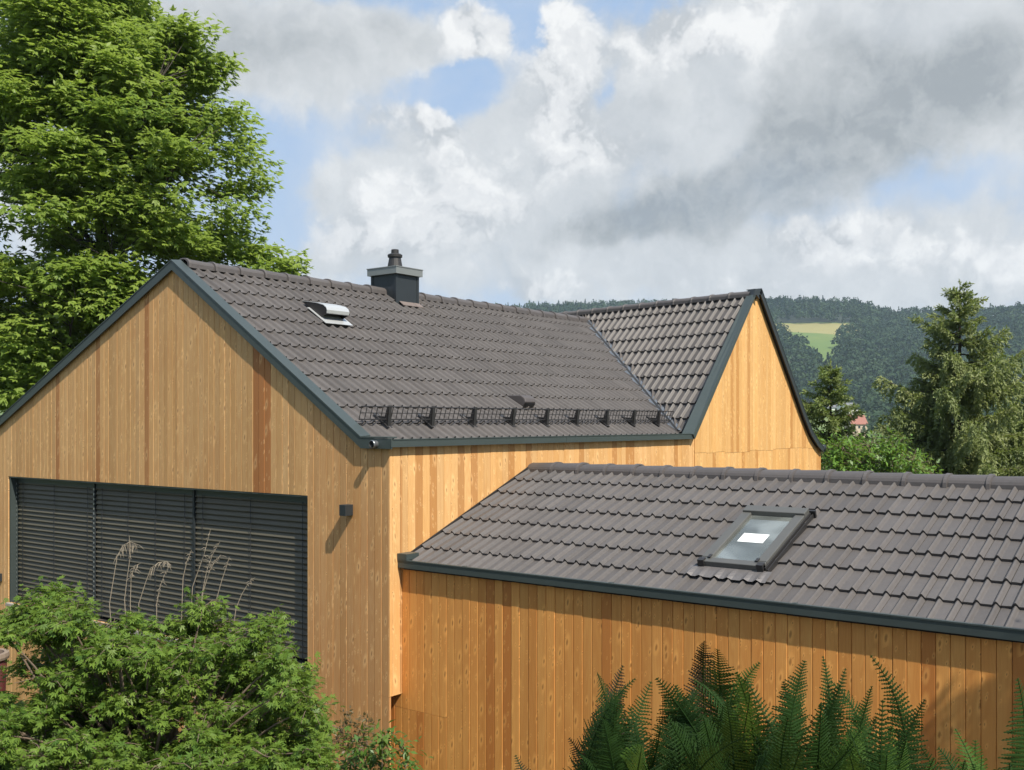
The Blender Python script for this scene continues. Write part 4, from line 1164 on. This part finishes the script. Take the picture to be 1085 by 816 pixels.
def big_tree():
    T0 = 23.0
    base = at(112, 447, T0); base.z = -4.6
    tr = thing('broadleaf_tree', 'big leafy green broadleaf tree towering behind the left gable', 'tree', base)
    rr = random.Random(21)
    sc = T0 / FPX
    R3 = Vector((RGT[0], RGT[1], 0)); F3 = Vector((FWD[0], FWD[1], 0))
    def vz(v): return (HV - v) * sc
    # outline on the right by height (picture rows), left mirrored and wider
    vs = [-120, -60, -10, 20, 45, 80, 105, 130, 170, 205, 240, 265, 290, 340, 420, 480]
    us = [40, 90, 118, 150, 225, 235, 215, 262, 278, 262, 275, 300, 305, 250, 200, 120]
    def rmax(z):
        v = HV - z / sc
        return max((np.interp(v, vs, us) - 112) * sc, 0.3)
    tk = MB()
    top = Vector((base.x, base.y, vz(60)))
    trunk = limb(tk, base, top, 0.26, 0.06, 0.02, 14, rr)
    # clumps of foliage
    cl = []
    nb = 0
    def place(z, an, q):
        R = rmax(z); side = cos(an)
        RR = max(R - 1.0, -0.9) if side > 0 else R * 0.45 + 3.6 * 0.55 * max(0.3, 1 - abs(z - 3.5) / 9)
        RF = 0.5 * R + 0.5 * 3.4
        return Vector((base.x, base.y, z)) + R3 * (side * RR * q) + F3 * (sin(an) * RF * q), R
    for i in range(235):                      # boughs near the surface, each a tuft of clumps
        z = rr.uniform(vz(470), vz(-110)); an = rr.uniform(0, 2 * pi); q = 0.62 + 0.33 * rr.random() ** 0.7
        c0, R = place(z, an, q)
        w = rr.uniform(0.45, 0.85)
        for k in range(rr.randint(3, 5)):
            o = Vector((rr.gauss(0, w * 0.55), rr.gauss(0, w * 0.55), rr.gauss(0, w * 0.22)))
            cl.append((c0 + o, q, R))
    for i in range(200):                      # shaded inside of the crown
        z = rr.uniform(vz(480), vz(-60)); c0, R = place(z, rr.uniform(0, 2 * pi), 0.15 + 0.45 * rr.random())
        cl.append((c0, 0.4, R))
    NCL = len(cl)
    # tips that stand out on the outline
    for (u, v) in ((200, 22), (215, 28), (240, 62), (232, 78), (222, 60), (205, 40), (262, 112), (272, 135), (284, 165), (287, 185), (270, 150), (262, 120), (268, 210), (272, 232), (295, 255), (318, 268), (310, 282), (322, 276), (285, 262), (100, 5), (130, 22), (60, -5), (150, 40), (30, 8), (250, 240), (300, 290), (240, 110), (225, 95), (262, 190), (255, 60)):
        p = at(u - 16, v + 8, T0 + rr.uniform(-1.5, 1.0)); cl.append((p, 1.0, 1.0)); cl.append((p - R3 * 0.3 + Vector((0, 0, rr.uniform(-0.3, 0.1))), 1.0, 1.0))
    limbs = []
    for k in range(40):
        p, q, R = rr.choice(cl[:NCL])
        if q < 0.6: continue
        st = trunk[min(max(int((p.z - 1.6 - base.z) / (top.z - base.z) * 14), 3), 13)]
        limbs.append(limb(tk, st, p, 0.08, 0.010, 0.15, 6, rr))
    for (p, q, R) in cl[:NCL:3] + cl[NCL:]:
        bp = min((x for l in limbs for x in l), key=lambda x: (x - p).length_squared)
        if (bp - p).length < 2.6: limb(tk, bp, p, 0.012, 0.004, 0.15, 3, rr)
    tk.build('trunk', M['bark'], tr, smooth=True)
    P, D, N, S, R_ = [], [], [], [], []
    for (p, q, R) in cl:
        n = 100 if q > 0.55 else 80
        rad_ = rr.uniform(0.40, 0.62)
        c = np.array(p)
        off = rng.normal(size=(n, 3)) * np.array([rad_, rad_, rad_ * 0.45]) * 0.58
        off *= np.minimum(1.0, 1.5 * rad_ * 0.58 * 1.2 / np.maximum(np.linalg.norm(off, axis=1, keepdims=True), 1e-6))
        pos = c + off
        outv = unit(off * np.array([1, 1, 0.4]) + (c - np.array([base.x, base.y, c[2]]))[None, :] * 0.12)
        dr = unit(outv + rng.normal(size=(n, 3)) * 0.45 + np.array([0, 0, -0.25]))
        nm = unit(np.array([0, 0, 0.7]) + rng.normal(size=(n, 3)) * 0.33 + outv * 0.25 - np.array(LDIR) * 0.6)
        tone = rr.random()
        # each leaf = a spray of five leaflets
        y = unit(np.cross(nm, dr))
        for (fx, fy, ln) in ((0.0, 0.0, 1.0), (-0.05, 0.75, 0.85), (-0.05, -0.75, 0.85), (-0.2, 1.7, 0.62), (-0.2, -1.7, 0.62)):
            dd = unit(dr + y * fy)
            P.append(pos); D.append(dd); N.append(nm + rng.normal(size=(n, 3)) * 0.15)
            S.append(0.150 * ln * (0.8 + 0.4 * rng.random(n))); R_.append(np.clip(tone * 0.6 + 0.4 * rng.random(n), 0, 1))
    V, F, Rr = scatter(LF2, LF2_F, np.concatenate(P), np.concatenate(D), np.concatenate(N), np.concatenate(S), np.concatenate(R_))
    np_mesh('crown', V, F, Rr, M['leaf_tree'], tr)
big_tree()

def spruce(name, label, u_tip, v_tip, T0, z_base, slope, mat, seed, wh=0.27, rmax=3.6, gaps=0.12, group=None):
    rr = random.Random(seed)
    tip = at(u_tip, v_tip, T0); base = Vector((tip.x, tip.y, z_base))
    tr = thing(name, label, 'tree', base, group)
    tk = MB()
    H = tip.z - z_base
    tk.tube([base, base + Vector((0.05, 0.03, H * 0.5)), tip - Vector((0, 0, 0.5)), tip], [0.17, 0.10, 0.02, 0.004], 8)
    P, D, N, S, R_ = [], [], [], [], []
    def needles(pts, ln, dens, tone):
        """sprays of needles along a twig"""
        for a, b in zip(pts[:-1], pts[1:]):
            seg = (b - a); L = seg.length
            n = max(1, int(L * dens))
            t = rng.random(n)[:, None]
            pos = np.array(a) + np.array(seg) * t
            ax = np.array(seg.normalized())
            rd = unit(rng.normal(size=(n, 3)))
            dr = unit(ax * 0.9 + rd * 0.75)
            P.append(pos); D.append(dr); N.append(unit(rng.normal(size=(n, 3)) * 0.6 + np.array([0, 0, 0.4]) - np.array(LDIR) * 0.7)); S.append(ln * (0.7 + 0.6 * rng.random(n)))
            R_.append(np.clip(tone + 0.35 * (rng.random(n) - 0.5), 0, 1))
    needles([tip - Vector((0, 0, 0.8)), tip + Vector((0, 0, 0.1))], 0.07, 160, 0.8)
    z = tip.z - 0.22
    while z > max(z_base + 0.8, -2.6 - 0.1):
        dz = tip.z - z
        L0 = min(0.06 + slope * dz, rmax * (0.75 + 0.25 * min(dz / 6, 1)))
        nb = 6 if dz < 2 else 7
        a0 = rr.uniform(0, 6.28)
        for k in range(nb):
            if rr.random() < gaps: continue
            zj = z; z = zj + rr.uniform(-0.14, 0.14)
            an = a0 + 2 * pi * k / nb + rr.uniform(-0.3, 0.3)
            L = L0 * (rr.uniform(0.5, 1.0) if rr.random() < 0.75 else rr.uniform(1.0, 1.2))
            rise = max(0.75 - 0.36 * dz, -0.08) if dz < 2.4 else -0.02
            dirh = Vector((cos(an), sin(an), 0))
            pts = []
            m = 7
            for i in range(m + 1):
                t = i / m
                pts.append(Vector((base.x, base.y, z)) + dirh * (L * t) + Vector((0, 0, L * (rise * t - 0.38 * t * (1 - t) * (1 if dz > 1.2 else 0) + (0.16 * t * t if dz > 1.2 else 0)))))
            tk.tube(pts, [0.028 * (1 - 0.8 * i / m) * min(1, 0.3 + dz / 4) for i in range(m + 1)], 5, cap=False)
            tone = rr.uniform(0.15, 0.75)
            z = zj
            needles(pts[1:], 0.10, 90, tone + 0.1)
            nt = max(6, int(L * 19))
            sidev = Vector((-dirh.y, dirh.x, 0))
            for i in range(nt):
                t = 0.10 + 0.90 * (i + rr.random()) / nt
                f = t * m; i0 = min(int(f), m - 1); p = pts[i0].lerp(pts[i0 + 1], f - i0)
                sgn = 1 if i % 2 else -1
                tl = (0.20 + 0.36 * (1 - t)) * min(1.0, L / 1.5) * rr.uniform(0.7, 1.3) + 0.04
                q = p + (dirh * 0.55 + sidev * sgn * rr.uniform(0.4, 0.9)) * tl * 0.7 + Vector((0, 0, -tl * rr.uniform(0.0, 0.35)))
                e = q + dirh * 0.08 + Vector((0, 0, -tl * rr.uniform(0.35, 0.95) if dz > 1.5 else 0))
                needles([p, q, e], 0.095, 105, tone + (0.12 if i % 3 == 0 else -0.05))
        z -= (wh if dz > 2.4 else wh * 0.62) * rr.uniform(0.7, 1.25)
    tk.build('trunk', M['bark'], tr)
    tv = [(0, -0.12, 0), (0.55, -0.17, 0.02), (1.0, 0.0, 0), (0.5, 0.16, 0.02)]
    V, F, Rr = scatter(tv, [(0, 1, 2, 3)], np.concatenate(P), np.concatenate(D), np.concatenate(N), np.concatenate(S), np.concatenate(R_))
    np_mesh('crown', V, F, Rr, mat, tr)
spruce('spruce_tree', 'tall olive-green spruce with drooping branches rising over the annex ridge', 1017, 301, 25, -7.5, 0.66, M['spruce'], 5, rmax=2.9, wh=0.36)
spruce('spruce_tree', 'smaller slender spruce directly behind the wing gable', 880, 386, 27, -7.5, 0.55, M['spruce2'], 9, rmax=1.15, wh=0.3)
spruce('spruce_tree', 'spruce half out of the picture behind the tall olive-green spruce', 1112, 372, 32, -8, 0.7, M['spruce2'], 14, rmax=3.0)

def leafy(name, label, cat, base, clumps, mat, leaf, leaf_f, size, per, rad_, seed, group=None, flat=0.5, stem=0.012, stem_mat='twig', updir=1.0, parts=('stems', 'leaves'), droop=0.25):
    """a shrub: stems from the base to each clump, leaves scattered through the clumps"""
    rr = random.Random(seed)
    base = Vector(base)
    tr = thing(name, label, cat, base, group)
    mb = MB()
    P, D, N, S, R_ = [], [], [], [], []
    for (p, k) in clumps:
        p = Vector(p)
        b0 = base + Vector((rr.uniform(-0.12, 0.12), rr.uniform(-0.12, 0.12), 0))
        mid = b0.lerp(p, 0.5) + Vector((rr.uniform(-0.08, 0.08), rr.uniform(-0.08, 0.08), 0.06)) * (p - b0).length
        mb.tube([b0, b0.lerp(mid, 0.5), mid, mid.lerp(p, 0.6) + Vector((0, 0, 0.02)), p], [stem, stem * 0.85, stem * 0.65, stem * 0.45, stem * 0.2], 6)
        n = int(per * k); c = np.array(p); R = rad_ * (k ** 0.5)
        ntw = max(3, n // 9)
        for w in range(ntw):
            tw = unit(rng.normal(size=(1, 3)))[0] * np.array([1, 1, flat]); L = R * (0.45 + 0.65 * rng.random())
            q = c + tw * L
            if w % 2 == 0: mb.tube([p, Vector(c + tw * L * 0.5 + np.array([0, 0, 0.02])), Vector(q)], [stem * 0.22, stem * 0.18, stem * 0.10], 4, cap=False)
            m = 9
            t = rng.random(m)[:, None] ** 0.6
            pos = c + tw * L * t + rng.normal(size=(m, 3)) * size * 0.55
            o = unit(tw * np.array([1, 1, 0.3]) + rng.normal(size=(m, 3)) * 0.6)
            dr = unit(o + np.array([0, 0, -droop]))
            P.append(pos); D.append(dr); N.append(unit(np.array([0, 0, updir]) + rng.normal(size=(m, 3)) * 0.33)); S.append(size * (0.65 + 0.6 * rng.random(m)))
            R_.append(np.clip(rr.random() * 0.6 + 0.4 * rng.random(m), 0, 1))
    mb.build(parts[0], M[stem_mat], tr)
    V, F, Rr = scatter(leaf, leaf_f, np.concatenate(P), np.concatenate(D), np.concatenate(N), np.concatenate(S), np.concatenate(R_))
    np_mesh(parts[1], V, F, Rr, mat, tr)
    return tr

# bright bush and dark hedge-like trees behind the annex ridge
def bush_clumps(lst, T0, seed, jit=0.5):
    rr = random.Random(seed); out = []
    for (u, v, k) in lst:
        out.append((at(u, v, T0 + rr.uniform(-jit, jit)), k))
    return out
cl = bush_clumps([(893, 476, 1.2), (922, 474, 1.1), (945, 480, 1.2), (915, 490, 1.5), (945, 500, 1.4), (890, 495, 1.3), (965, 495, 1.0), (930, 510, 1.5), (905, 515, 1.4), (885, 478, 1.0), (955, 515, 1.2), (980, 510, 1.0)], 21, 3)
b = at(925, 447, 21); b.z = -6.5
leafy('garden_bush', 'bright green bush below the slender spruce behind the annex ridge', 'bush', b, cl, M['leaf_bush'], LF2, LF2_F, 0.12, 260, 0.5, 31, stem=0.04, flat=0.8)

# lobed leaf for the shrub in front
def palmate(nl=5):
    v = [(0, 0, 0)]
    angs = [-1.25, -0.66, 0.0, 0.66, 1.25]; ln = [0.55, 0.85, 1.0, 0.85, 0.55]
    pts = [(0.02, -0.05, 0)]
    for i, (a, l) in enumerate(zip(angs, ln)):
        w = 0.26
        pts += [(cos(a - w) * l * 0.55, sin(a - w) * l * 0.55, 0.03), (cos(a) * l, sin(a) * l, -0.10 * l), (cos(a + w) * l * 0.55, sin(a + w) * l * 0.55, 0.03)]
        if i < 4:
            am = (a + angs[i + 1]) / 2
            pts.append((cos(am) * 0.30, sin(am) * 0.30, 0.02))
    faces = []
    V = [(0, 0, 0)] + pts[1:]
    i = 1
    k = 1
    for j in range(5):
        a0, b0, c0 = k, k + 1, k + 2
        faces.append((0, a0, b0, c0))
        k += 4
    return V, faces
PV, PF = palmate()
TS = 6.3
clumps = []
rr = random.Random(77)
prof_u = [-40, 0, 25, 55, 90, 115, 150, 185, 215, 245, 275, 300, 320, 340, 352]
prof_v = [650, 655, 632, 618, 645, 655, 652, 650, 632, 650, 665, 662, 715, 745, 800]
heads = [(58, 622, 1.3), (40, 632, 1.0), (80, 640, 1.0), (22, 650, 0.9), (62, 655, 1.2), (215, 636, 1.1), (200, 652, 1.0), (232, 655, 1.0), (120, 655, 0.9), (145, 650, 0.8), (165, 658, 0.9), (290, 652, 0.9), (265, 660, 0.9), (305, 662, 0.7), (280, 680, 1.0), (318, 720, 0.9), (335, 745, 0.7), (340, 770, 0.8), (350, 800, 0.8), (300, 715, 1.0)]
for (u, v, k) in heads: clumps.append((at(u, v + 8, TS + rr.uniform(-0.25, 0.25)), k * 1.0))
for i in range(90):
    u = rr.uniform(-45, 335); clumps.append((at(u, rr.uniform(np.interp(u, prof_u, prof_v) + 40, 850), TS + rr.uniform(0.2, 0.7)), rr.uniform(0.7, 1.2)))
for i in range(210):
    u = rr.uniform(-45, 350); vt = np.interp(u, prof_u, prof_v) + 18
    v = rr.uniform(vt, 850)
    t = TS - 0.9 * (v - 620) / 200 + rr.uniform(-0.35, 0.45)
    clumps.append((at(u, v, t), rr.uniform(0.5, 1.1)))
def pix(p):
    f = p.x * FWD[0] + p.y * FWD[1]
    return CU + FPX * (p.x * RGT[0] + p.y * RGT[1]) / f, HV - FPX * p.z / f
clumps = [c for c in clumps if pix(c[0])[0] < np.interp(pix(c[0])[1], [640, 665, 690, 720, 760, 816], [292, 298, 300, 314, 332, 346])]
clumps = [c for c in clumps if not (pix(c[0])[0] < 28 and 680 < pix(c[0])[1] < 728)]
b = at(165, 447, 6.0); b.z = ground_z(b.x, b.y) - 0.05
leafy('leafy_shrub', 'wide green shrub with lobed leaves in front of the blinds', 'shrub', b, clumps, M['leaf_shrub'], PV, PF, 0.039, 205, 0.19, 41, flat=0.45, stem=0.012)
# low shrub at the corner
cl = [(at(u, v, 6.8 + rr.uniform(-0.15, 0.15)), k) for u, v, k in ((385, 790, 0.9), (405, 785, 1.0), (425, 795, 0.9), (400, 805, 1.1), (375, 808, 0.9), (430, 812, 0.8), (350, 800, 0.8), (410, 825, 1.0), (365, 825, 1.0))]
b = at(400, 447, 6.8); b.z = ground_z(b.x, b.y)
leafy('low_shrub', 'low green shrub by the house corner beside the lobed-leaf shrub', 'shrub', b, cl, M['leaf_low'], LF2, LF2_F, 0.055, 110, 0.14, 43, flat=0.7, stem=0.008)

# brown seedling stalks beside the low shrub
b = at(372, 447, 7.4); b.z = ground_z(b.x, b.y)
w = thing('dry_weed', 'brown withered weed between the shrubs at the larch corner', 'weed', b)
bpy.data.objects.remove(w)
M['leaf_brown'] = mat_leaf('withered_leaf', (0.10, 0.065, 0.035), (0.15, 0.11, 0.05), (0.09, 0.10, 0.035), 0.2)
cl = []
for (u, v) in ((367, 758), (378, 772), (388, 762), (372, 780), (360, 776), (383, 785)):
    for k in range(3): cl.append((at(u - 2 * k * (1 if u < 375 else -0.5), v + 7 * k, 7.4), 0.5))
leafy('dry_weed', 'brown withered weed between the shrubs at the larch corner', 'weed', b, cl, M['leaf_brown'], LF2, LF2_F, 0.036, 34, 0.065, 61, flat=1.0, stem=0.005, updir=0.4)

# dry ornamental grass in front of the blinds
b = at(165, 447, 8.2); b.z = ground_z(b.x, b.y)
gr = thing('dry_grass', 'dry pale grass stalks with drooping seed heads in front of the blinds', 'grass', b)
def stalk(path, head_from, droop):
    mb = MB()
    pts = [at(u, v, 8.2) for u, v in path]
    root = Vector((b.x + (pts[0].x - b.x) * 0.6, b.y + (pts[0].y - b.y) * 0.6, b.z))
    pts = [root] + pts
    mb.tube(pts, [0.0036] + [0.0030 - 0.0019 * i / len(path) for i in range(len(path))], 5)
    rr_ = random.Random(int(path[0][0] * 7))
    for i in range(head_from, len(pts) - 1):
        for k in range(5):
            p = pts[i].lerp(pts[i + 1], k / 5)
            for s in range(2):
                d = Vector((rr_.uniform(-1, 1), rr_.uniform(-1, 1), -droop * rr_.uniform(0.3, 1.4))) * rr_.uniform(0.02, 0.055)
                mb.tube([p, p + d * 0.5 + Vector((0, 0, 0.006)), p + d], [0.0008, 0.0020, 0.0006], 4, cap=False)
    mb.build('stalk', M['straw'], gr)
stalk([(116, 640), (120, 615), (124, 590), (130, 578), (138, 574), (148, 578)], 3, 1.6)
stalk([(132, 635), (135, 610), (138, 590), (137, 568)], 3, 1.5)
stalk([(138, 640), (139, 612), (142, 600), (149, 597)], 2, 0.8)
stalk([(147, 640), (154, 618), (160, 602), (168, 596), (177, 595), (181, 599)], 3, 1.4)
stalk([(166, 640), (170, 620), (177, 603)], 1, 0.5)
stalk([(194, 612), (198, 595), (203, 583)], 2, 0.3)
stalk([(204, 622), (210, 605), (217, 585), (223, 561)], 2, 0.25)
stalk([(214, 630), (219, 605), (225, 588), (233, 574)], 2, 0.25)
stalk([(215, 628), (222, 605), (228, 595), (234, 588)], 2, 0.25)
stalk([(228, 640), (235, 615), (240, 600), (243, 590)], 3, 0.3)
stalk([(250, 645), (256, 630), (262, 620), (270, 612)], 3, 0.2)

# dark red pot with pale rim at the left edge
pp = at(-17, 692, 8.4)
mb = MB()
pg = ground_z(pp.x, pp.y)
mb.lathe((pp.x, pp.y, pg), [(0.0, 0), (0.10, 0), (0.15, 0.25), (0.17, pp.z - pg - 0.05), (0.15, pp.z - pg - 0.05), (0.0, pp.z - pg - 0.06)], 24)
pot = mb.build('planter_pot', M['maroon'], None, smooth=True)
tag(pot, 'dark red glazed pot with a pale rim at the left picture edge', 'pot')
mb = MB()
mb.lathe((pp.x, pp.y, pp.z - 0.05), [(0.15, 0.0), (0.185, 0.0), (0.19, 0.02), (0.185, 0.05), (0.15, 0.05), (0.15, 0.0)], 24)
mb.build('rim', M['render_tan_dull'], pot, smooth=False)

# ------------------------------------------------------------------ ferns
def frond_mesh(tip, base, sag_dir, width, mat, parent, seed, pinn=66):
    rr = random.Random(seed)
    base, tip = Vector(base), Vector(tip)
    d = tip - base; L = d.length
    up = Vector((0, 0, 1))
    # arching midrib: leaves the crown steeply, then bends out to the tip
    ln_ = Vector((rr.uniform(-1, 1), rr.uniform(-1, 1), 0)) * L * 0.15
    hz = Vector((d.x, d.y, 0)); c1 = base + up * L * 0.45 + hz * 0.05 - ln_; c2 = tip - hz * rr.uniform(0.25, 0.45) - up * L * rr.uniform(0.14, 0.26) - ln_ * rr.uniform(0.5, 1.4)
    mid = []
    for i in range(41):
        t = i / 40
        mid.append(base * (1 - t) ** 3 + c1 * 3 * t * (1 - t) ** 2 + c2 * 3 * t * t * (1 - t) + tip * t ** 3)
    P, D, N, S, R_ = [], [], [], [], []
    face = Vector(sag_dir).normalized()
    tone = rr.random() * 0.6
    tw0 = rr.uniform(-0.5, 0.5)
    V, F, R_ = [], [], []
    for i in range(pinn):
        t = 0.14 + 0.86 * (i + 0.5) / pinn
        f = t * 40; i0 = min(int(f), 39); p = mid[i0].lerp(mid[i0 + 1], f - i0)
        ax = (mid[min(i0 + 1, 40)] - mid[i0]).normalized()
        sd = ax.cross(face).normalized()
        sd = (sd * cos(tw0) + face * sin(tw0)).normalized()
        nrm_ = sd.cross(ax)
        env = min(1.0, (t - 0.08) / 0.28) ** 0.8 * (1 - ((t - 0.42) / 0.60) ** 1.55 if t > 0.42 else 1.0)
        env = max(env, 0.04)
        pw = L * 0.86 / pinn * rr.uniform(0.44, 0.62)
        for s in (-1, 1):
            ln = width * 0.88 * env * rr.uniform(0.85, 1.12)
            pd = (sd * s + ax * (0.16 + 0.34 * t + rr.uniform(-0.07, 0.07)) + face * rr.uniform(-0.12, 0.12)).normalized()
            ac = pd.cross(nrm_).normalized()
            n = max(4, int(ln / 0.010))
            curl = rr.uniform(0.10, 0.26); hang = rr.uniform(0.04, 0.18)
            tn = min(1, tone + 0.4 * rr.random())
            b0 = len(V)
            for q_ in range(n + 1):
                q = q_ / n
                c = p + pd * (ln * q) - nrm_ * (curl * ln * q * q) - Vector((0, 0, hang * ln * q * q))
                w = pw * min(1.0, 0.35 + env * 1.1) * (1 - 0.85 * q ** 1.5)
                V += [tuple(c - ac * w * 0.45 - nrm_ * 0.001), tuple(c), tuple(c + ac * w * 0.45 - nrm_ * 0.001)]
                # a lobe on each side, pointing forward
                fw_ = pd * (ln / n * 0.75)
                V += [tuple(c - ac * w + fw_ - nrm_ * w * 0.25), tuple(c + ac * w + fw_ - nrm_ * w * 0.25)]
                R_ += [tn] * 5
            for q_ in range(n):
                a0 = b0 + q_ * 5; a1 = a0 + 5
                F += [(a0, a0 + 1, a1 + 1, a1), (a0 + 1, a0 + 2, a1 + 2, a1 + 1), (a0, a1, a0 + 3, a0 + 3), (a0 + 2, a0 + 4, a1 + 2, a1 + 2)]
    V = np.array(V)
    me = bpy.data.meshes.new('frond')
    off = world_loc(parent)
    me.from_pydata([tuple(x) for x in (V - np.array(off))], [], [tuple(dict.fromkeys(f)) for f in F])
    a_t = me.attributes.new('rnd', 'FLOAT', 'POINT'); a_t.data.foreach_set('value', np.array(R_, dtype=np.float32))
    me.materials.append(mat)
    o = bpy.data.objects.new('frond', me); COL.objects.link(o); o.parent = parent
    # midrib as its own sub-part
    mb = MB(); mb.tube(mid[::2], [0.0045 * (1 - 0.85 * i / 20) + 0.0006 for i in range(21)], 5)
    mb.build('midrib', M['fern'], o)
    return o
camdir = Vector((-FWD[0], -FWD[1], 0.55))
def fern(u0, t, label, fronds, seed):
    b = at(u0, 447, t); b.z = ground_z(b.x, b.y) + 0.02
    f = thing('fern', label, 'fern', b, 'ferns growing in front of the annex wall')
    rr = random.Random(seed)
    extra = [((rr.uniform(628, 735) if seed == 1 else u0 + rr.uniform(-75, 75)), rr.uniform(716, 808), rr.uniform(-0.45, 0.35), rr.uniform(.14, .19), 'fern' if rr.random() < 0.7 or seed < 4 else 'fern_light') for _ in range(8 if seed < 4 else 5 if seed < 5 else 2)]
    for k, (u, v, dt, w, m) in enumerate(fronds + extra):
        tip = at(u, v, t + dt)
        sag = camdir + Vector((rr.uniform(-0.6, 0.6), rr.uniform(-0.6, 0.6), rr.uniform(-0.2, 0.3)))
        frond_mesh(tip, b + Vector((rr.uniform(-.05, .05), rr.uniform(-.05, .05), 0)), sag, w, M[m], f, seed * 100 + k)
G, Lg, Bn = 'fern', 'fern_light', 'fern_brown'
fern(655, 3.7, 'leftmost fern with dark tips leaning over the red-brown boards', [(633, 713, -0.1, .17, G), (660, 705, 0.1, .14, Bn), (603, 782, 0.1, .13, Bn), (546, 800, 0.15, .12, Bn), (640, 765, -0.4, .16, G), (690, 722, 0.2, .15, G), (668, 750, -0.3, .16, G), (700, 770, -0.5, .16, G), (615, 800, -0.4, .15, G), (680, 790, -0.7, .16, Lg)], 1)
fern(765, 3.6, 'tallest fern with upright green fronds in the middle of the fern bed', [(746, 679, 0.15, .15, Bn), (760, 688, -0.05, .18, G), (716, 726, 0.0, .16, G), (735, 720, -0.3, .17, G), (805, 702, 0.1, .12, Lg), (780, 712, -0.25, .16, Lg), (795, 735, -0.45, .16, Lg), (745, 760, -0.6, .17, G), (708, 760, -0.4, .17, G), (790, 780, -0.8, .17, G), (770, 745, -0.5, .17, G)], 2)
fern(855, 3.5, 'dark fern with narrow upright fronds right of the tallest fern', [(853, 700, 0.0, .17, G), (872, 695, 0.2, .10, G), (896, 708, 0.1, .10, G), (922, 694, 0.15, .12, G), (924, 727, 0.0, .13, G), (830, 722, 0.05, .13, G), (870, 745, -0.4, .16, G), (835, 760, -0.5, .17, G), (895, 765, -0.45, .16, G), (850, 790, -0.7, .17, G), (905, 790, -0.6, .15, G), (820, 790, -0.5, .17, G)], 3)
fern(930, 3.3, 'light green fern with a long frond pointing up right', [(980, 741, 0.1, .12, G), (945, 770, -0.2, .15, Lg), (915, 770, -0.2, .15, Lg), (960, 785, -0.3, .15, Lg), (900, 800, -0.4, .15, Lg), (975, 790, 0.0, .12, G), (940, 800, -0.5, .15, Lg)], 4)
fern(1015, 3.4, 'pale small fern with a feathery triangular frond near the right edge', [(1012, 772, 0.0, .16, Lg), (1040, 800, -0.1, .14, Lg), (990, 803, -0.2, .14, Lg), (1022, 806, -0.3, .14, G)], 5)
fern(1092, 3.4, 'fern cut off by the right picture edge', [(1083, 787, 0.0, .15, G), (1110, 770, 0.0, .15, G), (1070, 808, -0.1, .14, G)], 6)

# small tree just outside the picture on the right: its dappled shade lies on the annex boards
rr = random.Random(5)
cl = []
for k in range(13): cl.append((on_x(1052 + rr.uniform(-62, 60), 776 + rr.uniform(-42, 50), XA) - LDIR * rr.uniform(4.4, 5.3), 0.8))
gt = leafy('garden_tree', 'small leafy tree right of the ferns, shading the annex boards', 'tree', (6.1, -2.2, ground_z(6.1, -2.2)), cl, M['leaf_tree'], LF2, LF2_F, 0.075, 110, 0.30, 51, flat=0.7, stem=0.012, stem_mat='bark')
mb = MB(); mb.tube([(6.1, -2.2, -4.0), (6.12, -2.15, -2.0), (6.2, -1.9, 0.4), (6.35, -1.6, 1.8)], [0.09, 0.075, 0.05, 0.02], 8)
mb.build('trunk', M['bark'], gt, smooth=True)

# ------------------------------------------------------------------ air
def haze():
    m, t = new_mat('pale_air')
    v = t.n('ShaderNodeVolumePrincipled', {'Color': (0.66, 0.84, 1.0, 1), 'Density': 0.00017, 'Anisotropy': 0.1})
    o = t.n('ShaderNodeOutputMaterial'); t.t.links.new(v.outputs[0], o.inputs['Volume'])
    mb = MB(); mb.box(-4700, 4700, -4700, 4700, -60, 190)
    o = mb.build('haze', m)
    tag(o, kind='stuff')
HAZE = True
if HAZE: haze()

# ------------------------------------------------------------------ render settings
vs = scene.view_settings
vs.view_transform = 'Standard'; vs.look = 'None'; vs.exposure = 0.62; vs.gamma = 1.0; vs.use_curve_mapping = False
scene.cycles.use_denoising = True
scene.cycles.max_bounces = 9; scene.cycles.diffuse_bounces = 6
scene.cycles.volume_bounces = 0
scene.cycles.transparent_max_bounces = 8
